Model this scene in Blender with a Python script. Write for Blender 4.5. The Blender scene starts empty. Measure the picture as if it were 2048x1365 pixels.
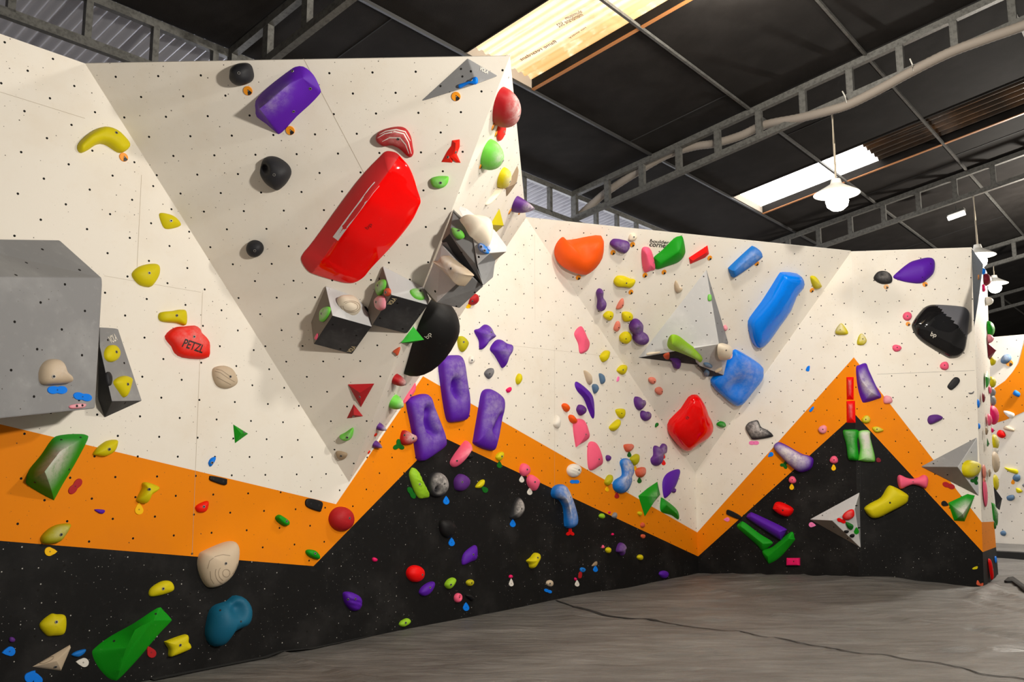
import bpy, bmesh, math, random
from mathutils import Vector as V, Matrix
from mathutils.bvhtree import BVHTree
from mathutils import noise as mnoise
S = bpy.context.scene
C = S.collection

# ------------------------------------------------------------------ camera
FPX, CX, CY = 1720.0, 1024.0, 682.5
PITCH, ROLL = 0.1413, -0.0036
EYE = V((0, 0, 1.6))
FW = V((0, math.cos(PITCH), math.sin(PITCH)))
_rt = V((1, 0, 0)); _up = _rt.cross(FW)
RT = _rt * math.cos(ROLL) + _up * math.sin(ROLL)
UP = _up * math.cos(ROLL) - _rt * math.sin(ROLL)
cam = bpy.data.cameras.new('camera'); cam.sensor_width = 36; cam.lens = FPX / 2048 * 36
cam.clip_start = 0.05; cam.clip_end = 200
co = bpy.data.objects.new('camera', cam); C.objects.link(co)
co.matrix_world = Matrix((RT, UP, -FW)).transposed().to_4x4()
co.location = EYE
S.camera = co

# ------------------------------------------------------------------ frame of the building: along the climbing wall / out from it / up
AU = 0.684
U = V((math.sin(AU), math.cos(AU), 0)); NA = V((U.y, -U.x, 0)); ZU = V((0, 0, 1))
P0 = V((-0.8749, 8.8612, 0))
TAN = math.tan(math.radians(10.58))
def uo(u, o, z): return P0 + U * u + NA * o + ZU * z
def roofz(o): return 5.70 + (1 + o) * TAN

# ------------------------------------------------------------------ world and light
W = bpy.data.worlds.new('world'); S.world = W; W.use_nodes = True
bg = W.node_tree.nodes['Background']; bg.inputs[0].default_value = (1.0, 0.93, 0.84, 1); bg.inputs[1].default_value = 0.24
def lamp(name, loc, power, size, col=(1.0, 0.94, 0.84)):
    l = bpy.data.lights.new(name, 'POINT'); l.energy = power; l.shadow_soft_size = size; l.color = col
    o = bpy.data.objects.new(name, l); C.objects.link(o); o.location = loc; return o
# unseen lights: one placed from the hold shadows, the others added
def spot(loc, aim, power, cone):
    l = bpy.data.lights.new('unseen_spot', 'SPOT'); l.energy = power; l.shadow_soft_size = 0.17; l.color = (1.0, 0.94, 0.84); l.spot_size = math.radians(cone); l.spot_blend = 1.0
    o = bpy.data.objects.new('unseen_spot', l); C.objects.link(o); o.location = loc
    o.rotation_euler = (V(aim) - V(loc)).to_track_quat('-Z', 'Y').to_euler()
spot((2.8, 2.2, 3.5), (-1.0, 7.2, 3.5), 980, 118)  # placed from the hold shadows; cone shaped to dim the wall foot
spot((4.3, 4.3, 5.2), (6.0, 11.8, 2.4), 900, 62)  # unseen spot added to brighten the right wall
lamp('added_light', V((2.4, 7.6, 6.2)), 285, 0.18)  # unseen light added high up for the corner overhang and its shadows
lamp('added_light', V((4.3, 4.3, 5.4)), 520, 0.18)  # unseen light added to brighten the right wall and floor
lamp('added_light', uo(11.5, 5.0, 4.9), 820, 0.2)  # unseen light added to brighten the far wall and wall end
S.view_settings.view_transform = 'Standard'; S.view_settings.look = 'None'
S.view_settings.exposure = 0.24; S.view_settings.gamma = 1.0
try: S.view_settings.use_curve_mapping = False
except Exception: pass

# ------------------------------------------------------------------ pixel -> ray -> point on a surface of the place
def ray(x, y): return (FW * FPX + RT * (x - CX) - UP * (y - CY)).normalized()
def onplane(x, y, p, n):
    d = ray(x, y); return EYE + d * ((p - EYE).dot(n) / d.dot(n))
CR = {'a': (0, 0), 'b': (400, 0), 'c': (800, 0), 'd': (1200, 0), 'e': (1600, 0), 'f': (0, 350), 'g': (400, 350), 'h': (800, 350),
      'i': (1200, 350), 'j': (1600, 350), 'k': (0, 680), 'l': (400, 680), 'm': (800, 680), 'n': (1200, 680), 'o': (1600, 680),
      'p': (0, 1015), 'q': (400, 1015), 'r': (800, 1015), 's': (1200, 1015), 't': (1600, 1015), 'v': (1850, 450), 'w': (1850, 800),
      'x': (840, 400), 'y': (610, 520), 'z': (1260, 530), 'A': (740, 640), '.': (0, 0)}
SC = {'v': 3.4125, 'w': 3.4125, 'x': 5.688, 'y': 6.825, 'z': 4.707, 'A': 4.55, '.': 1.0}
def px(c, x, y):
    s = SC.get(c, 3.9); return (CR[c][0] + x / s, CR[c][1] + y / s)

# ------------------------------------------------------------------ materials
def lin(c):
    return tuple((v / 12.92 if v <= 0.04045 else ((v + 0.055) / 1.055) ** 2.4) for v in c)
def rgb(r, g, b): return lin((r / 255, g / 255, b / 255)) + (1,)
class NT:
    def __init__(s, name):
        s.m = bpy.data.materials.new(name); s.m.use_nodes = True; s.t = s.m.node_tree
        s.b = s.t.nodes['Principled BSDF']; s.out = s.t.nodes['Material Output']
    def n(s, typ, **kw):
        nd = s.t.nodes.new(typ)
        for k, v in kw.items(): setattr(nd, k, v)
        return nd
    def l(s, a, b): s.t.links.new(a, b)
    def val(s, sock, v):
        if hasattr(v, 'is_linked') or isinstance(v, bpy.types.NodeSocket): s.l(v, sock)
        else: sock.default_value = v
    def math(s, op, a, b=0.0, c=0.0, clamp=False):
        nd = s.n('ShaderNodeMath', operation=op, use_clamp=clamp)
        s.val(nd.inputs[0], a); s.val(nd.inputs[1], b); s.val(nd.inputs[2], c); return nd.outputs[0]
    def vm(s, op, a, b=(0, 0, 0)):
        nd = s.n('ShaderNodeVectorMath', operation=op); s.val(nd.inputs[0], a); s.val(nd.inputs[1], b)
        return nd.outputs['Value'] if op in ('LENGTH', 'DISTANCE') else nd.outputs[0]
    def mix(s, f, a, b):
        nd = s.n('ShaderNodeMix', data_type='RGBA'); s.val(nd.inputs[0], f); s.val(nd.inputs[6], a); s.val(nd.inputs[7], b); return nd.outputs[2]
    def noise(s, vec, scale, detail=3, rough=0.55):
        nd = s.n('ShaderNodeTexNoise'); s.l(vec, nd.inputs['Vector']); nd.inputs['Scale'].default_value = scale
        nd.inputs['Detail'].default_value = detail; nd.inputs['Roughness'].default_value = rough; return nd.outputs[0]
    def ramp(s, f, lo, hi):
        nd = s.n('ShaderNodeMapRange', interpolation_type='SMOOTHSTEP'); s.val(nd.inputs[0], f)
        nd.inputs[1].default_value = lo; nd.inputs[2].default_value = hi; return nd.outputs[0]
    def coord(s, k='Object'): return s.n('ShaderNodeTexCoord').outputs[k]
    def bump(s, h, strength, dist=0.01):
        nd = s.n('ShaderNodeBump'); nd.inputs['Strength'].default_value = strength; nd.inputs['Distance'].default_value = dist
        s.l(h, nd.inputs['Height']); s.l(nd.outputs[0], s.b.inputs['Normal'])

def plain(name, col, rough=0.6, metal=0.0, emit=0.0, ecol=None):
    t = NT(name); t.b.inputs['Base Color'].default_value = col; t.b.inputs['Roughness'].default_value = rough; t.b.inputs['Metallic'].default_value = metal
    if emit:
        t.b.inputs['Emission Color'].default_value = ecol or col; t.b.inputs['Emission Strength'].default_value = emit
    return t.m

def wallmat(name, col, off, speck, speckamt=0.5, rough=0.62, stain=None, stainamt=0.3, dots=True):
    """painted plywood: staggered bolt holes, screw specks and chalk smears, in the panel's own plane"""
    t = NT(name); c = t.coord()
    xy = t.vm('MULTIPLY', c, (1, 1, 0))
    n1 = t.noise(xy, 1.7, 5, 0.6)
    n2 = t.noise(xy, 14, 4, 0.6)
    base = t.mix(t.math('MULTIPLY', t.ramp(n1, 0.45, 0.75), stainamt), col, stain or col)
    base = t.mix(t.math('MULTIPLY', t.ramp(n2, 0.55, 0.8), stainamt * 0.6), base, stain or col)
    # fine screw specks
    vo = t.n('ShaderNodeTexVoronoi', voronoi_dimensions='2D'); vo.inputs['Scale'].default_value = 8.5; t.l(xy, vo.inputs['Vector'])
    sep = t.n('ShaderNodeSeparateColor'); t.l(vo.outputs['Color'], sep.inputs[0])
    rad = t.math('MULTIPLY', t.math('MULTIPLY', t.math('GREATER_THAN', sep.outputs[0], 1 - speckamt), t.ramp(n1, 0.36, 0.52)), t.math('MULTIPLY_ADD', sep.outputs[1], 0.026, 0.018))
    sp = t.math('LESS_THAN', vo.outputs['Distance'], rad)
    base = t.mix(t.math('MULTIPLY', sp, 0.85), base, speck)
    vo2 = t.n('ShaderNodeTexVoronoi', voronoi_dimensions='2D'); vo2.inputs['Scale'].default_value = 19; t.l(xy, vo2.inputs['Vector'])
    sep2 = t.n('ShaderNodeSeparateColor'); t.l(vo2.outputs['Color'], sep2.inputs[0])
    rad2 = t.math('MULTIPLY', t.math('MULTIPLY', t.math('GREATER_THAN', sep2.outputs[1], 0.5), t.ramp(t.noise(xy, 2.6, 2), 0.46, 0.58)), t.math('MULTIPLY_ADD', sep2.outputs[0], 0.034, 0.02))
    base = t.mix(t.math('MULTIPLY', t.math('LESS_THAN', vo2.outputs['Distance'], rad2), 0.6), base, speck)
    if dots:
        g = t.vm('DIVIDE', t.vm('SUBTRACT', xy, (off[0], off[1], 0)), (0.322, 0.30, 1))
        ds = []
        for sh in ((0, 0, 0), (0.5, 0.5, 0)):
            w = t.vm('ADD', g, sh)
            w = t.vm('SUBTRACT', w, t.vm('FLOOR', t.vm('ADD', w, (0.5, 0.5, 0))))
            ds.append(t.vm('LENGTH', t.vm('MULTIPLY', t.vm('MULTIPLY', w, (0.322, 0.30, 0)), (1, 1, 0))))
        d = t.math('MINIMUM', ds[0], ds[1])
        hole = t.math('LESS_THAN', d, 0.0085)
        base = t.mix(hole, base, (0.008, 0.007, 0.006, 1))
    t.l(base, t.b.inputs['Base Color']); t.b.inputs['Roughness'].default_value = rough
    t.b.inputs['Specular IOR Level'].default_value = 0.12
    t.bump(t.noise(c, 160, 3), 0.12, 0.004)
    return t.m

_pm = {}
def plastic(col, chalk=0, gloss=False):
    """cast resin of a hold: colour, fine grit, chalk rubbed into the middle where hands grip"""
    k = (col, chalk, gloss)
    if k in _pm: return _pm[k]
    t = NT('resin_' + col + '_' * bool(chalk) + str(chalk or '') + ('_gloss' if gloss else ''))
    cc = COL[col]; c = t.coord(); gen = t.coord('Generated')
    base = t.mix(t.math('MULTIPLY', t.noise(c, 9, 4), 0.35), cc, tuple(v * 0.72 for v in cc[:3]) + (1,))
    if chalk:
        d = t.vm('DISTANCE', gen, (0.5, 0.66, 1.0))
        blob = t.ramp(d, 0.62 + 0.1 * chalk, 0.08)
        n = t.ramp(t.noise(c, 11, 7, 0.72), 0.32 if chalk < 3 else 0.22, 0.72 if chalk < 3 else 0.58)
        f = t.math('MULTIPLY', blob, t.math('ADD', t.math('MULTIPLY', n, 0.85), 0.15))
        base = t.mix(t.math('MULTIPLY', f, (0.32, 1.0, 1.05)[chalk - 1], clamp=True), base, (0.72, 0.67, 0.64, 1))
    else:
        n = t.noise(c, 30, 5, 0.7)
        base = t.mix(t.math('MULTIPLY', t.ramp(n, 0.62, 0.8), 0.10), base, (0.6, 0.55, 0.5, 1))
    t.l(base, t.b.inputs['Base Color'])
    t.b.inputs['Roughness'].default_value = 0.07 if gloss else 0.55
    t.b.inputs['Specular IOR Level'].default_value = 0.5 if gloss else 0.22
    if not gloss: t.bump(t.noise(c, 260, 2), 0.25, 0.003)
    _pm[k] = t.m; return t.m

COL = dict(yellow=rgb(214, 198, 12), lime=rgb(150, 200, 40), palegreen=rgb(112, 205, 72), green=rgb(18, 148, 22), darkgreen=rgb(10, 100, 22), purple=rgb(88, 26, 164), violet=rgb(92, 44, 128),
           red=rgb(240, 4, 3), mustard=rgb(184, 176, 20), mattered=rgb(205, 44, 46), darkred=rgb(176, 28, 34), scarlet=rgb(246, 30, 8), orange=rgb(240, 88, 14), rust=rgb(214, 92, 60), salmon=rgb(226, 130, 110), pink=rgb(244, 96, 130), palepink=rgb(240, 150, 166),
           magenta=rgb(230, 20, 100), blue=rgb(0, 126, 242), skyblue=rgb(20, 116, 205), teal=rgb(16, 92, 122), slate=rgb(88, 116, 146), black=rgb(24, 23, 24), dark=rgb(40, 40, 43), grey=rgb(136, 136, 138),
           midgrey=rgb(100, 100, 106), beige=rgb(206, 186, 160), tan=rgb(160, 138, 112), white=rgb(232, 226, 216), cream=rgb(236, 222, 200), maroon=rgb(120, 22, 40), tagorange=rgb(246, 150, 10), tagyellow=rgb(255, 196, 0), tagpink=rgb(250, 130, 190))
CREAM = (0.82, 0.765, 0.68, 1); CREAM2 = (0.72, 0.62, 0.49, 1)
ORANGE = (0.82, 0.235, 0.002, 1); BLACK = (0.0085, 0.0082, 0.0082, 1)
DK = (0.05, 0.035, 0.025, 1); WHSP = (0.5, 0.48, 0.45, 1)
M_line = plain('panel_joint', (0.42, 0.34, 0.25, 1), 0.8)
M_dark = plain('dark_gap', (0.012, 0.012, 0.012, 1), 0.8)
M_wood = plain('chipped_plywood', (0.42, 0.20, 0.10, 1), 0.8)
M_print = plain('black_print', (0.02, 0.015, 0.012, 1), 0.6)
M_whiteprint = plain('white_print', (0.75, 0.70, 0.62, 1), 0.6)
M_goldprint = plain('pale_print', (0.72, 0.60, 0.36, 1), 0.6)
M_redprint = plain('dark_red_print', (0.16, 0.0, 0.0, 1), 0.5)
M_steel = plain('bolt_steel', (0.30, 0.29, 0.28, 1), 0.45, 0.6)
M_hole = plain('bolt_recess', (0.012, 0.011, 0.010, 1), 0.7)

# ------------------------------------------------------------------ object helpers
def mkobj(name, verts, faces, mats, mw=None, parent=None, fm=None, smooth=None):
    me = bpy.data.meshes.new(name); me.from_pydata([tuple(v) for v in verts], [], faces)
    for m in (mats if isinstance(mats, (list, tuple)) else [mats]): me.materials.append(m)
    if fm:
        for p, i in zip(me.polygons, fm): p.material_index = i
    me.validate(); me.update()
    if smooth is not None:
        for p in me.polygons: p.use_smooth = True
        me.set_sharp_from_angle(angle=math.radians(smooth))
    o = bpy.data.objects.new(name, me); C.objects.link(o)
    if parent is not None:
        o.parent = parent
        o.matrix_local = mw if mw is not None else Matrix()
    elif mw is not None: o.matrix_world = mw
    return o
def tag(o, label=None, cat=None, group=None, kind=None):
    if label: o['label'] = label
    if cat: o['category'] = cat
    if group: o['group'] = group
    if kind: o['kind'] = kind
    return o
def empty(name, loc=(0, 0, 0)):
    o = bpy.data.objects.new(name, None); C.objects.link(o); o.empty_display_size = 0.1
    o.matrix_world = Matrix.Translation(loc); return o
def frame(p, n):
    n = n.normalized(); x = ZU.cross(n)
    x = V((1, 0, 0)) if x.length < 1e-4 else x.normalized()
    y = n.cross(x)
    m = Matrix((x, y, n)).transposed().to_4x4(); m.translation = p; return m
def boxv(mw, sx, sy, sz):
    return [mw @ V((x * sx / 2, y * sy / 2, z * sz / 2)) for x in (-1, 1) for y in (-1, 1) for z in (-1, 1)]
BOXF = [(0, 1, 3, 2), (4, 6, 7, 5), (0, 4, 5, 1), (2, 3, 7, 6), (0, 2, 6, 4), (1, 5, 7, 3)]
def bar(name, a, b, w, h, mat, parent=None, up=ZU, off=None):
    """rectangular bar from a to b"""
    d = b - a; L = d.length; z = d.normalized(); x = up.cross(z)
    x = (V((1, 0, 0)) if x.length < 1e-3 else x.normalized()); y = z.cross(x)
    m = Matrix((x, y, z)).transposed().to_4x4(); m.translation = (a + b) / 2
    vs = boxv(Matrix(), w, h, L)
    return mkobj(name, vs, BOXF, mat, m if parent is None else parent.matrix_world.inverted() @ m, parent)
def lathe(name, prof, mats, mw, parent=None, n=32, smooth=40):
    vs, fs = [], []
    for r, z in prof:
        for i in range(n):
            a = 2 * math.pi * i / n; vs.append((r * math.cos(a), r * math.sin(a), z))
    for k in range(len(prof) - 1):
        for i in range(n):
            j = (i + 1) % n; fs.append((k * n + i, k * n + j, (k + 1) * n + j, (k + 1) * n + i))
    fs.append(tuple(range(n - 1, -1, -1))); fs.append(tuple((len(prof) - 1) * n + i for i in range(n)))
    return mkobj(name, vs, fs, mats, mw, parent, smooth=smooth)
def tube(name, pts, rad, mat, parent=None, n=12, ribs=0):
    vs, fs = [], []
    for k, p in enumerate(pts):
        a = pts[max(0, k - 1)]; b = pts[min(len(pts) - 1, k + 1)]
        z = (b - a).normalized(); x = ZU.cross(z)
        x = V((1, 0, 0)) if x.length < 1e-3 else x.normalized(); y = z.cross(x)
        r = rad * (1 + (0.05 if ribs and k % 2 else 0))
        for i in range(n):
            t = 2 * math.pi * i / n; vs.append(p + x * (r * math.cos(t)) + y * (r * math.sin(t)))
    for k in range(len(pts) - 1):
        for i in range(n):
            j = (i + 1) % n; fs.append((k * n + i, k * n + j, (k + 1) * n + j, (k + 1) * n + i))
    fs.append(tuple(range(n - 1, -1, -1))); fs.append(tuple((len(pts) - 1) * n + i for i in range(n)))
    if parent is not None:
        inv = parent.matrix_world.inverted(); vs = [inv @ v for v in vs]
    else:
        o0 = pts[0].copy(); o = mkobj(name, [v - o0 for v in vs], fs, mat, Matrix.Translation(o0), smooth=50); return o
    return mkobj(name, vs, fs, mat, None, parent, smooth=50)

# ------------------------------------------------------------------ surfaces that pixels can be thrown at
SURF = []          # (name, BVH, object)
def register(o, name):
    mw = o.matrix_world
    SURF.append((name, BVHTree.FromPolygons([mw @ v.co for v in o.data.vertices], [tuple(p.vertices) for p in o.data.polygons]), o))
def hit(x, y, only=None):
    d = ray(x, y); best = None
    for nm, b, o in SURF:
        if only and nm != only: continue
        r = b.ray_cast(EYE, d)
        if r[0] is not None and (best is None or r[3] < best[2]):
            n = r[1] if r[1].dot(d) < 0 else -r[1]
            best = (r[0], n, r[3], nm, o)
    if best is None and only:                                       # just past the edge of that panel: use its plane
        o = [q for q in SURF if q[0] == only][0][2]; n = o.matrix_world.to_3x3() @ V((0, 0, 1)); p = onplane(x, y, o.matrix_world.translation, n)
        best = (p, n if n.dot(d) < 0 else -n, (p - EYE).length, only, o)
    return best

# ================================================================== THE CLIMBING WALLS
H = 4.56
def on_a(x, y): return onplane(x, y, P0, NA)
def onz(x, y, z): return onplane(x, y, V((0, 0, z)), ZU)
PL, PR, PAP = on_a(170, 127), on_a(1052, 440), on_a(698, 965)      # corners of the big wedge on the wall plane
PL.z = PR.z = H
Q = onz(1020, 112, H)                                              # its outermost top corner
CB = on_a(1397, 1140); UC = (CB - P0).dot(U)
SCN = on_a(1397, 955)
R = onz(1703, 503, H); T = onz(1943, 495, H)
NE1 = (R - SCN).cross(ZU).normalized()
MB = onplane(1717, 1152, SCN, NE1)
NE2 = (T - R).cross(MB - R).normalized()
AB = onplane(1968, 1175, R, NE2)
def ext(a, b, z):                                                  # the line a-b carried down to height z
    return a + (b - a) * ((z - a.z) / (b.z - a.z))
ZB = -0.35
CTOP = P0 + U * UC + ZU * H; CBOT = P0 + U * UC + ZU * ZB
MBOT, ABOT = ext(R, MB, ZB), ext(T, AB, ZB)
FB = onz(1997, 1155, AB.z - 0.0)
FBOT = FB.copy(); FBOT.z = ZB
FTOP = onplane(1974, 545, FB, (FB - AB).cross(ZU))

def panel(name, origin, n, polys, mats, thick=0.03, seams=()):
    """polys: (list of world points, material index); one mesh in the panel's own frame"""
    mw = frame(origin, n); inv = mw.inverted()
    vs, fs, fm = [], [], []
    for pts, mi in polys:
        b = len(vs); q = [inv @ p for p in pts]; vs += q
        area = sum(q[i].x * q[(i + 1) % len(q)].y - q[(i + 1) % len(q)].x * q[i].y for i in range(len(q)))
        idx = list(range(b, b + len(q))); fs.append(tuple(idx if area > 0 else idx[::-1])); fm.append(mi)
    base = [V(v) for v in vs]; nb = len(fs)
    # back and rim so that the board has its thickness
    o = mkobj(name, vs, fs, mats, mw, fm=fm)
    register(o, name)
    s = o.modifiers.new('board', 'SOLIDIFY'); s.thickness = thick; s.offset = -1
    tag(o, kind='structure')
    if seams:
        sv, sf = [], []
        for (x0, y0), (x1, y1), w in seams:
            a = inv @ onplane(x0, y0, origin, n); b = inv @ onplane(x1, y1, origin, n)
            a.z = b.z = 0.0008; d = (b - a).normalized(); s_ = V((-d.y, d.x, 0)) * w / 3.2
            k = len(sv); sv += [a - s_, b - s_, b + s_, a + s_]; sf.append((k, k + 1, k + 2, k + 3))
        j = mkobj('joint', sv, sf, M_dark if w > .0055 else M_line, None, o); tag(j, kind='structure')
    return o

def mats3(nm, off):
    return [wallmat(nm + '_cream', CREAM, off, DK, 0.42, stain=CREAM2, stainamt=0.35),
            wallmat(nm + '_orange', ORANGE, off, DK, 0.3, stain=(0.72, 0.20, 0.01, 1), stainamt=0.4),
            wallmat(nm + '_black', BLACK, off, WHSP, 0.55, stain=(0.035, 0.033, 0.032, 1), stainamt=0.5, rough=0.55)]
def auz(p): q = p - P0; return (q.dot(U), q.z)
def a_at(u, z): return P0 + U * u + ZU * z
def extrap(p, q, u):                                               # carry the edge p->q back to wall coordinate u
    a, b = auz(p), auz(q); t = (u - a[0]) / (b[0] - a[0]); return a_at(u, a[1] + (b[1] - a[1]) * t)
ot = [on_a(*p) for p in ((0, 849), (672, 1009), (846, 753), (1397, 1067))]
ob = [on_a(*p) for p in ((0, 1082.4), (627, 1133), (881, 873), (1397, 1114))]
ot = [extrap(ot[0], ot[1], -7.5)] + ot[1:-1] + [extrap(ot[2], ot[3], UC)]
ob = [extrap(ob[0], ob[1], -7.5)] + ob[1:-1] + [extrap(ob[2], ob[3], UC)]
SM = [((283, 350), (274, 535), .004), ((405, 585), (384, 1112), .004), ((0, 184), (170, 237), .004), ((208, 552), (402, 585), .003), ((1109, 692), (1109, 1010), .004),
      ((1069, 470), (1070, 640), .003), ((1008, 690), (1300, 722), .003)]
panel('wall_left', P0, NA, [([a_at(-7.5, H), a_at(UC, H)] + ot[::-1], 0), (ot + ob[::-1], 1), (ob + [a_at(UC, ZB), a_at(-7.5, ZB)], 2)], mats3('left', (-4.02, 3.46)), seams=SM)
NB = (Q - PL).cross(PAP - PL).normalized(); NB = NB if NB.y < 0 else -NB
panel('wall_overhang', PL, NB, [([PL, Q, PAP], 0)], mats3('overhang', (0.21, -0.10)), seams=[((607, 117), (748, 385), .005)])
NC = (PR - Q).cross(PAP - Q).normalized(); NC = NC if NC.x > 0 else -NC
panel('wall_overhang_return', Q, NC, [([Q, PR, PAP], 0)], mats3('return', (0.1, -0.2)))
ND = (PR - R).cross(SCN - R).normalized(); ND = ND if ND.y < 0 else -ND
panel('wall_corner_overhang', PR, ND, [([PR, R, SCN], 0)], mats3('corner', (0.16, -0.12)))
def on1(x, y): return onplane(x, y, SCN, NE1)
def on2(x, y): return onplane(x, y, R, NE2)
def mid(y):                                                        # point of the fold between the two right-hand panels at picture height y
    best = min((ext(R, MB, z / 200) for z in range(-70, 912)), key=lambda p: abs(CY - (p - EYE).dot(UP) / (p - EYE).dot(FW) * FPX - y)); return best
E_T, E_B = mid(715), mid(829)
co1, co2 = on1(1397, 1067), on1(1397, 1114)
ct, cb = P0 + U * UC, P0 + U * UC
ct = ct + ZU * auz(ot[-1])[1]; cb = cb + ZU * auz(ob[-1])[1]
panel('wall_right', SCN, NE1 if NE1.y < 0 else -NE1, [([CTOP, R, E_T, ct], 0), ([ct, E_T, E_B, cb], 1), ([cb, E_B, MBOT, CBOT], 2)], mats3('right', (0.1, 0.05)),
      seams=[((1604, 752), (1705, 752), .004)])
def arete(y): 
    return min((ext(T, AB, z / 200) for z in range(-70, 912)), key=lambda p: abs(CY - (p - EYE).dot(UP) / (p - EYE).dot(FW) * FPX - y))
A_T, A_B = arete(1045), arete(1105)
panel('wall_right_front', R, NE2 if NE2.y < 0 else -NE2, [([R, T, A_T, E_T], 0), ([E_T, A_T, A_B, E_B], 1), ([E_B, A_B, ABOT, MBOT], 2)], mats3('front', (0.12, 0.02)),
      seams=[((1754, 749), (1949, 741.5), .004), ((1719.5, 870), (1722, 1130), .006)])
NF = (AB - FB).cross(ZU).normalized(); NF = NF if NF.x > 0 else -NF
F_T = FB + ZU * (onplane(1993.6, 1042, FB, NF).z - FB.z); F_B = FB + ZU * (onplane(1996, 1093, FB, NF).z - FB.z)
panel('wall_end', AB, NF, [([T, FTOP, F_T, A_T], 0), ([A_T, F_T, F_B, A_B], 1), ([A_B, F_B, FBOT, ABOT], 2)], mats3('end', (0.05, 0.1)))
# the wall across the hall, with its orange ring
GB = onz(2015, 1088, 0.12); NG = -U
def on_g(x, y): return onplane(x, y, GB, NG)
gt = on_g(2015, 672).z
g0, g1 = GB - NA * 4, GB + NA * 5
def gz(p, z): q = p.copy(); q.z = z; return q
ring_o = [on_g(*px('o', x, y)) for x, y in ((1840, -330), (1795, -190), (1762, -60), (1748, 20), (1735, 70), (1705, 180), (1660, 250), (1600, 320), (1510, 383), (1400, 420))]
ring_i = [on_g(*px('o', x, y)) for x, y in ((1400, 675), (1510, 655), (1600, 628), (1747, 562), (1850, 480), (1960, 330), (2010, 180), (2040, 0), (2060, -330))]
gm = mats3('back', (0.1, 0.1))
panel('wall_back', GB, NG, [([gz(g0, ZB), gz(g1, ZB), gz(g1, gt), gz(g0, gt)], 0)], gm)
rg = frame(GB + NG * 0.004, NG); rgi = rg.inverted()
def loc2(pts): return [V(((rgi @ p).x, (rgi @ p).y, 0)) for p in pts]
_ring = loc2(ring_o + ring_i)
_r = mkobj('painted_ring', _ring, [tuple(range(len(_ring)))], gm[1], None, bpy.data.objects['wall_back'])
_r.matrix_local = bpy.data.objects['wall_back'].matrix_world.inverted() @ rg; tag(_r, kind='structure')

# ------------------------------------------------------------------ padded floor
ctrl = []
for x, y in ((200, 1381), (400, 1342), (700, 1282.6), (1100, 1203), (1300, 1167), (1390, 1149)): ctrl.append(on_a(x, y))
for x, y in ((1410, 1146.5), (1480, 1147), (1600, 1150), (1700, 1152)): ctrl.append(on1(x, y))
for x, y in ((1740, 1153), (1850, 1163), (1960, 1175)): ctrl.append(on2(x, y))
def floorz(p):
    s, w = 0.0, 0.25
    for c in ctrl:
        d2 = (c.x - p.x) ** 2 + (c.y - p.y) ** 2
        k = 1.0 / (0.02 + d2 * d2) ; s += k * c.z; w += k
    return s / w
SEAM = [onz(x, y, 0.0) for x, y in ((1112, 1201), (1150, 1215), (1200, 1228), (1320, 1246), (1456, 1262), (1620, 1291), (1754, 1312), (1856, 1328), (1895, 1334), (1960, 1349), (2048, 1359), (2200, 1385))]
def gl(*q): return [onz(x, y, 0.0) for x, y in q]
CREASE = [(gl((1600, 1208), (1700, 1220), (1830, 1246)), .03, .09), (gl((1955, 1205), (2048, 1226), (2150, 1235)), -.035, .08), (gl((1950, 1258), (2048, 1277), (2180, 1290)), -.03, .07),
          (gl((1820, 1302), (1950, 1301), (2150, 1300)), -.03, .06), (gl((1420, 1238), (1500, 1233), (1620, 1236)), .025, .08), (gl((1330, 1290), (1430, 1300), (1560, 1298)), .02, .06),
          (gl((1370, 1165), (1470, 1190), (1560, 1200)), .03, .1), (gl((560, 1310), (640, 1340), (720, 1365)), .03, .05), (gl((1985, 1168), (1960, 1185), (1955, 1200)), .05, .09), (gl((1980, 1180), (2040, 1195), (2120, 1230)), .04, .08)]
def floor_mesh():
    vs, fs = [], []
    us = [-8 + 0.07 * i for i in range(int(28 / 0.07) + 1)]; os_ = [-0.02 + 0.062 * j for j in range(170)]
    for u in us:
        for o in os_:
            p = uo(u, o, 0); z = floorz(p)
            q = V((p.x * 0.55 + p.y * 0.2, p.y * 1.7 - p.x * 0.5, 0.0))
            e = min(1.0, (o + 0.1) / 0.6)
            r1 = 1 - abs(mnoise.noise(q * 0.9)) * 2.2
            r2 = 1 - abs(mnoise.noise(q * 2.3 + V((7, 3, 0)))) * 2.2
            z += e * (0.022 * max(0, r1) ** 3 + 0.010 * max(0, r2) ** 3 - 0.008)
            for pts, amp, wd in CREASE:  # folds pulled across the cover
                for a, b in zip(pts, pts[1:]):
                    ab = b - a; t_ = max(0, min(1, (p - a).dot(ab) / ab.length_squared)); d_ = (p - a - ab * t_).length
                    if d_ < 3 * wd: z += amp * math.exp(-(d_ / wd) ** 2); break
            vs.append(V((p.x, p.y, z)))
    n = len(os_)
    for i in range(len(us) - 1):
        for j in range(n - 1):
            fs.append((i * n + j, i * n + j + 1, (i + 1) * n + j + 1, (i + 1) * n + j))
    return vs, fs
t = NT('grey_vinyl'); c = t.coord()
mp = t.n('ShaderNodeMapping'); mp.inputs['Rotation'].default_value = (0, 0, 0.45); mp.inputs['Scale'].default_value = (0.6, 3.2, 1); t.l(c, mp.inputs[0])
n1 = t.noise(mp.outputs[0], 2.2, 6, 0.62); n2 = t.noise(c, 1.1, 4)
f = t.math('ADD', t.math('MULTIPLY', n1, 0.6), t.math('MULTIPLY', n2, 0.4))
t.l(t.mix(t.ramp(f, 0.3, 0.75), (0.092, 0.086, 0.079, 1), (0.215, 0.207, 0.195, 1)), t.b.inputs['Base Color'])
t.b.inputs['Roughness'].default_value = 0.42
t.bump(t.math('ADD', t.noise(mp.outputs[0], 4, 7, 0.62), t.math('MULTIPLY', t.noise(c, 90, 2), 0.04)), 0.8, 0.07)
M_vinyl = t.m
fv, ff = floor_mesh()
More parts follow.
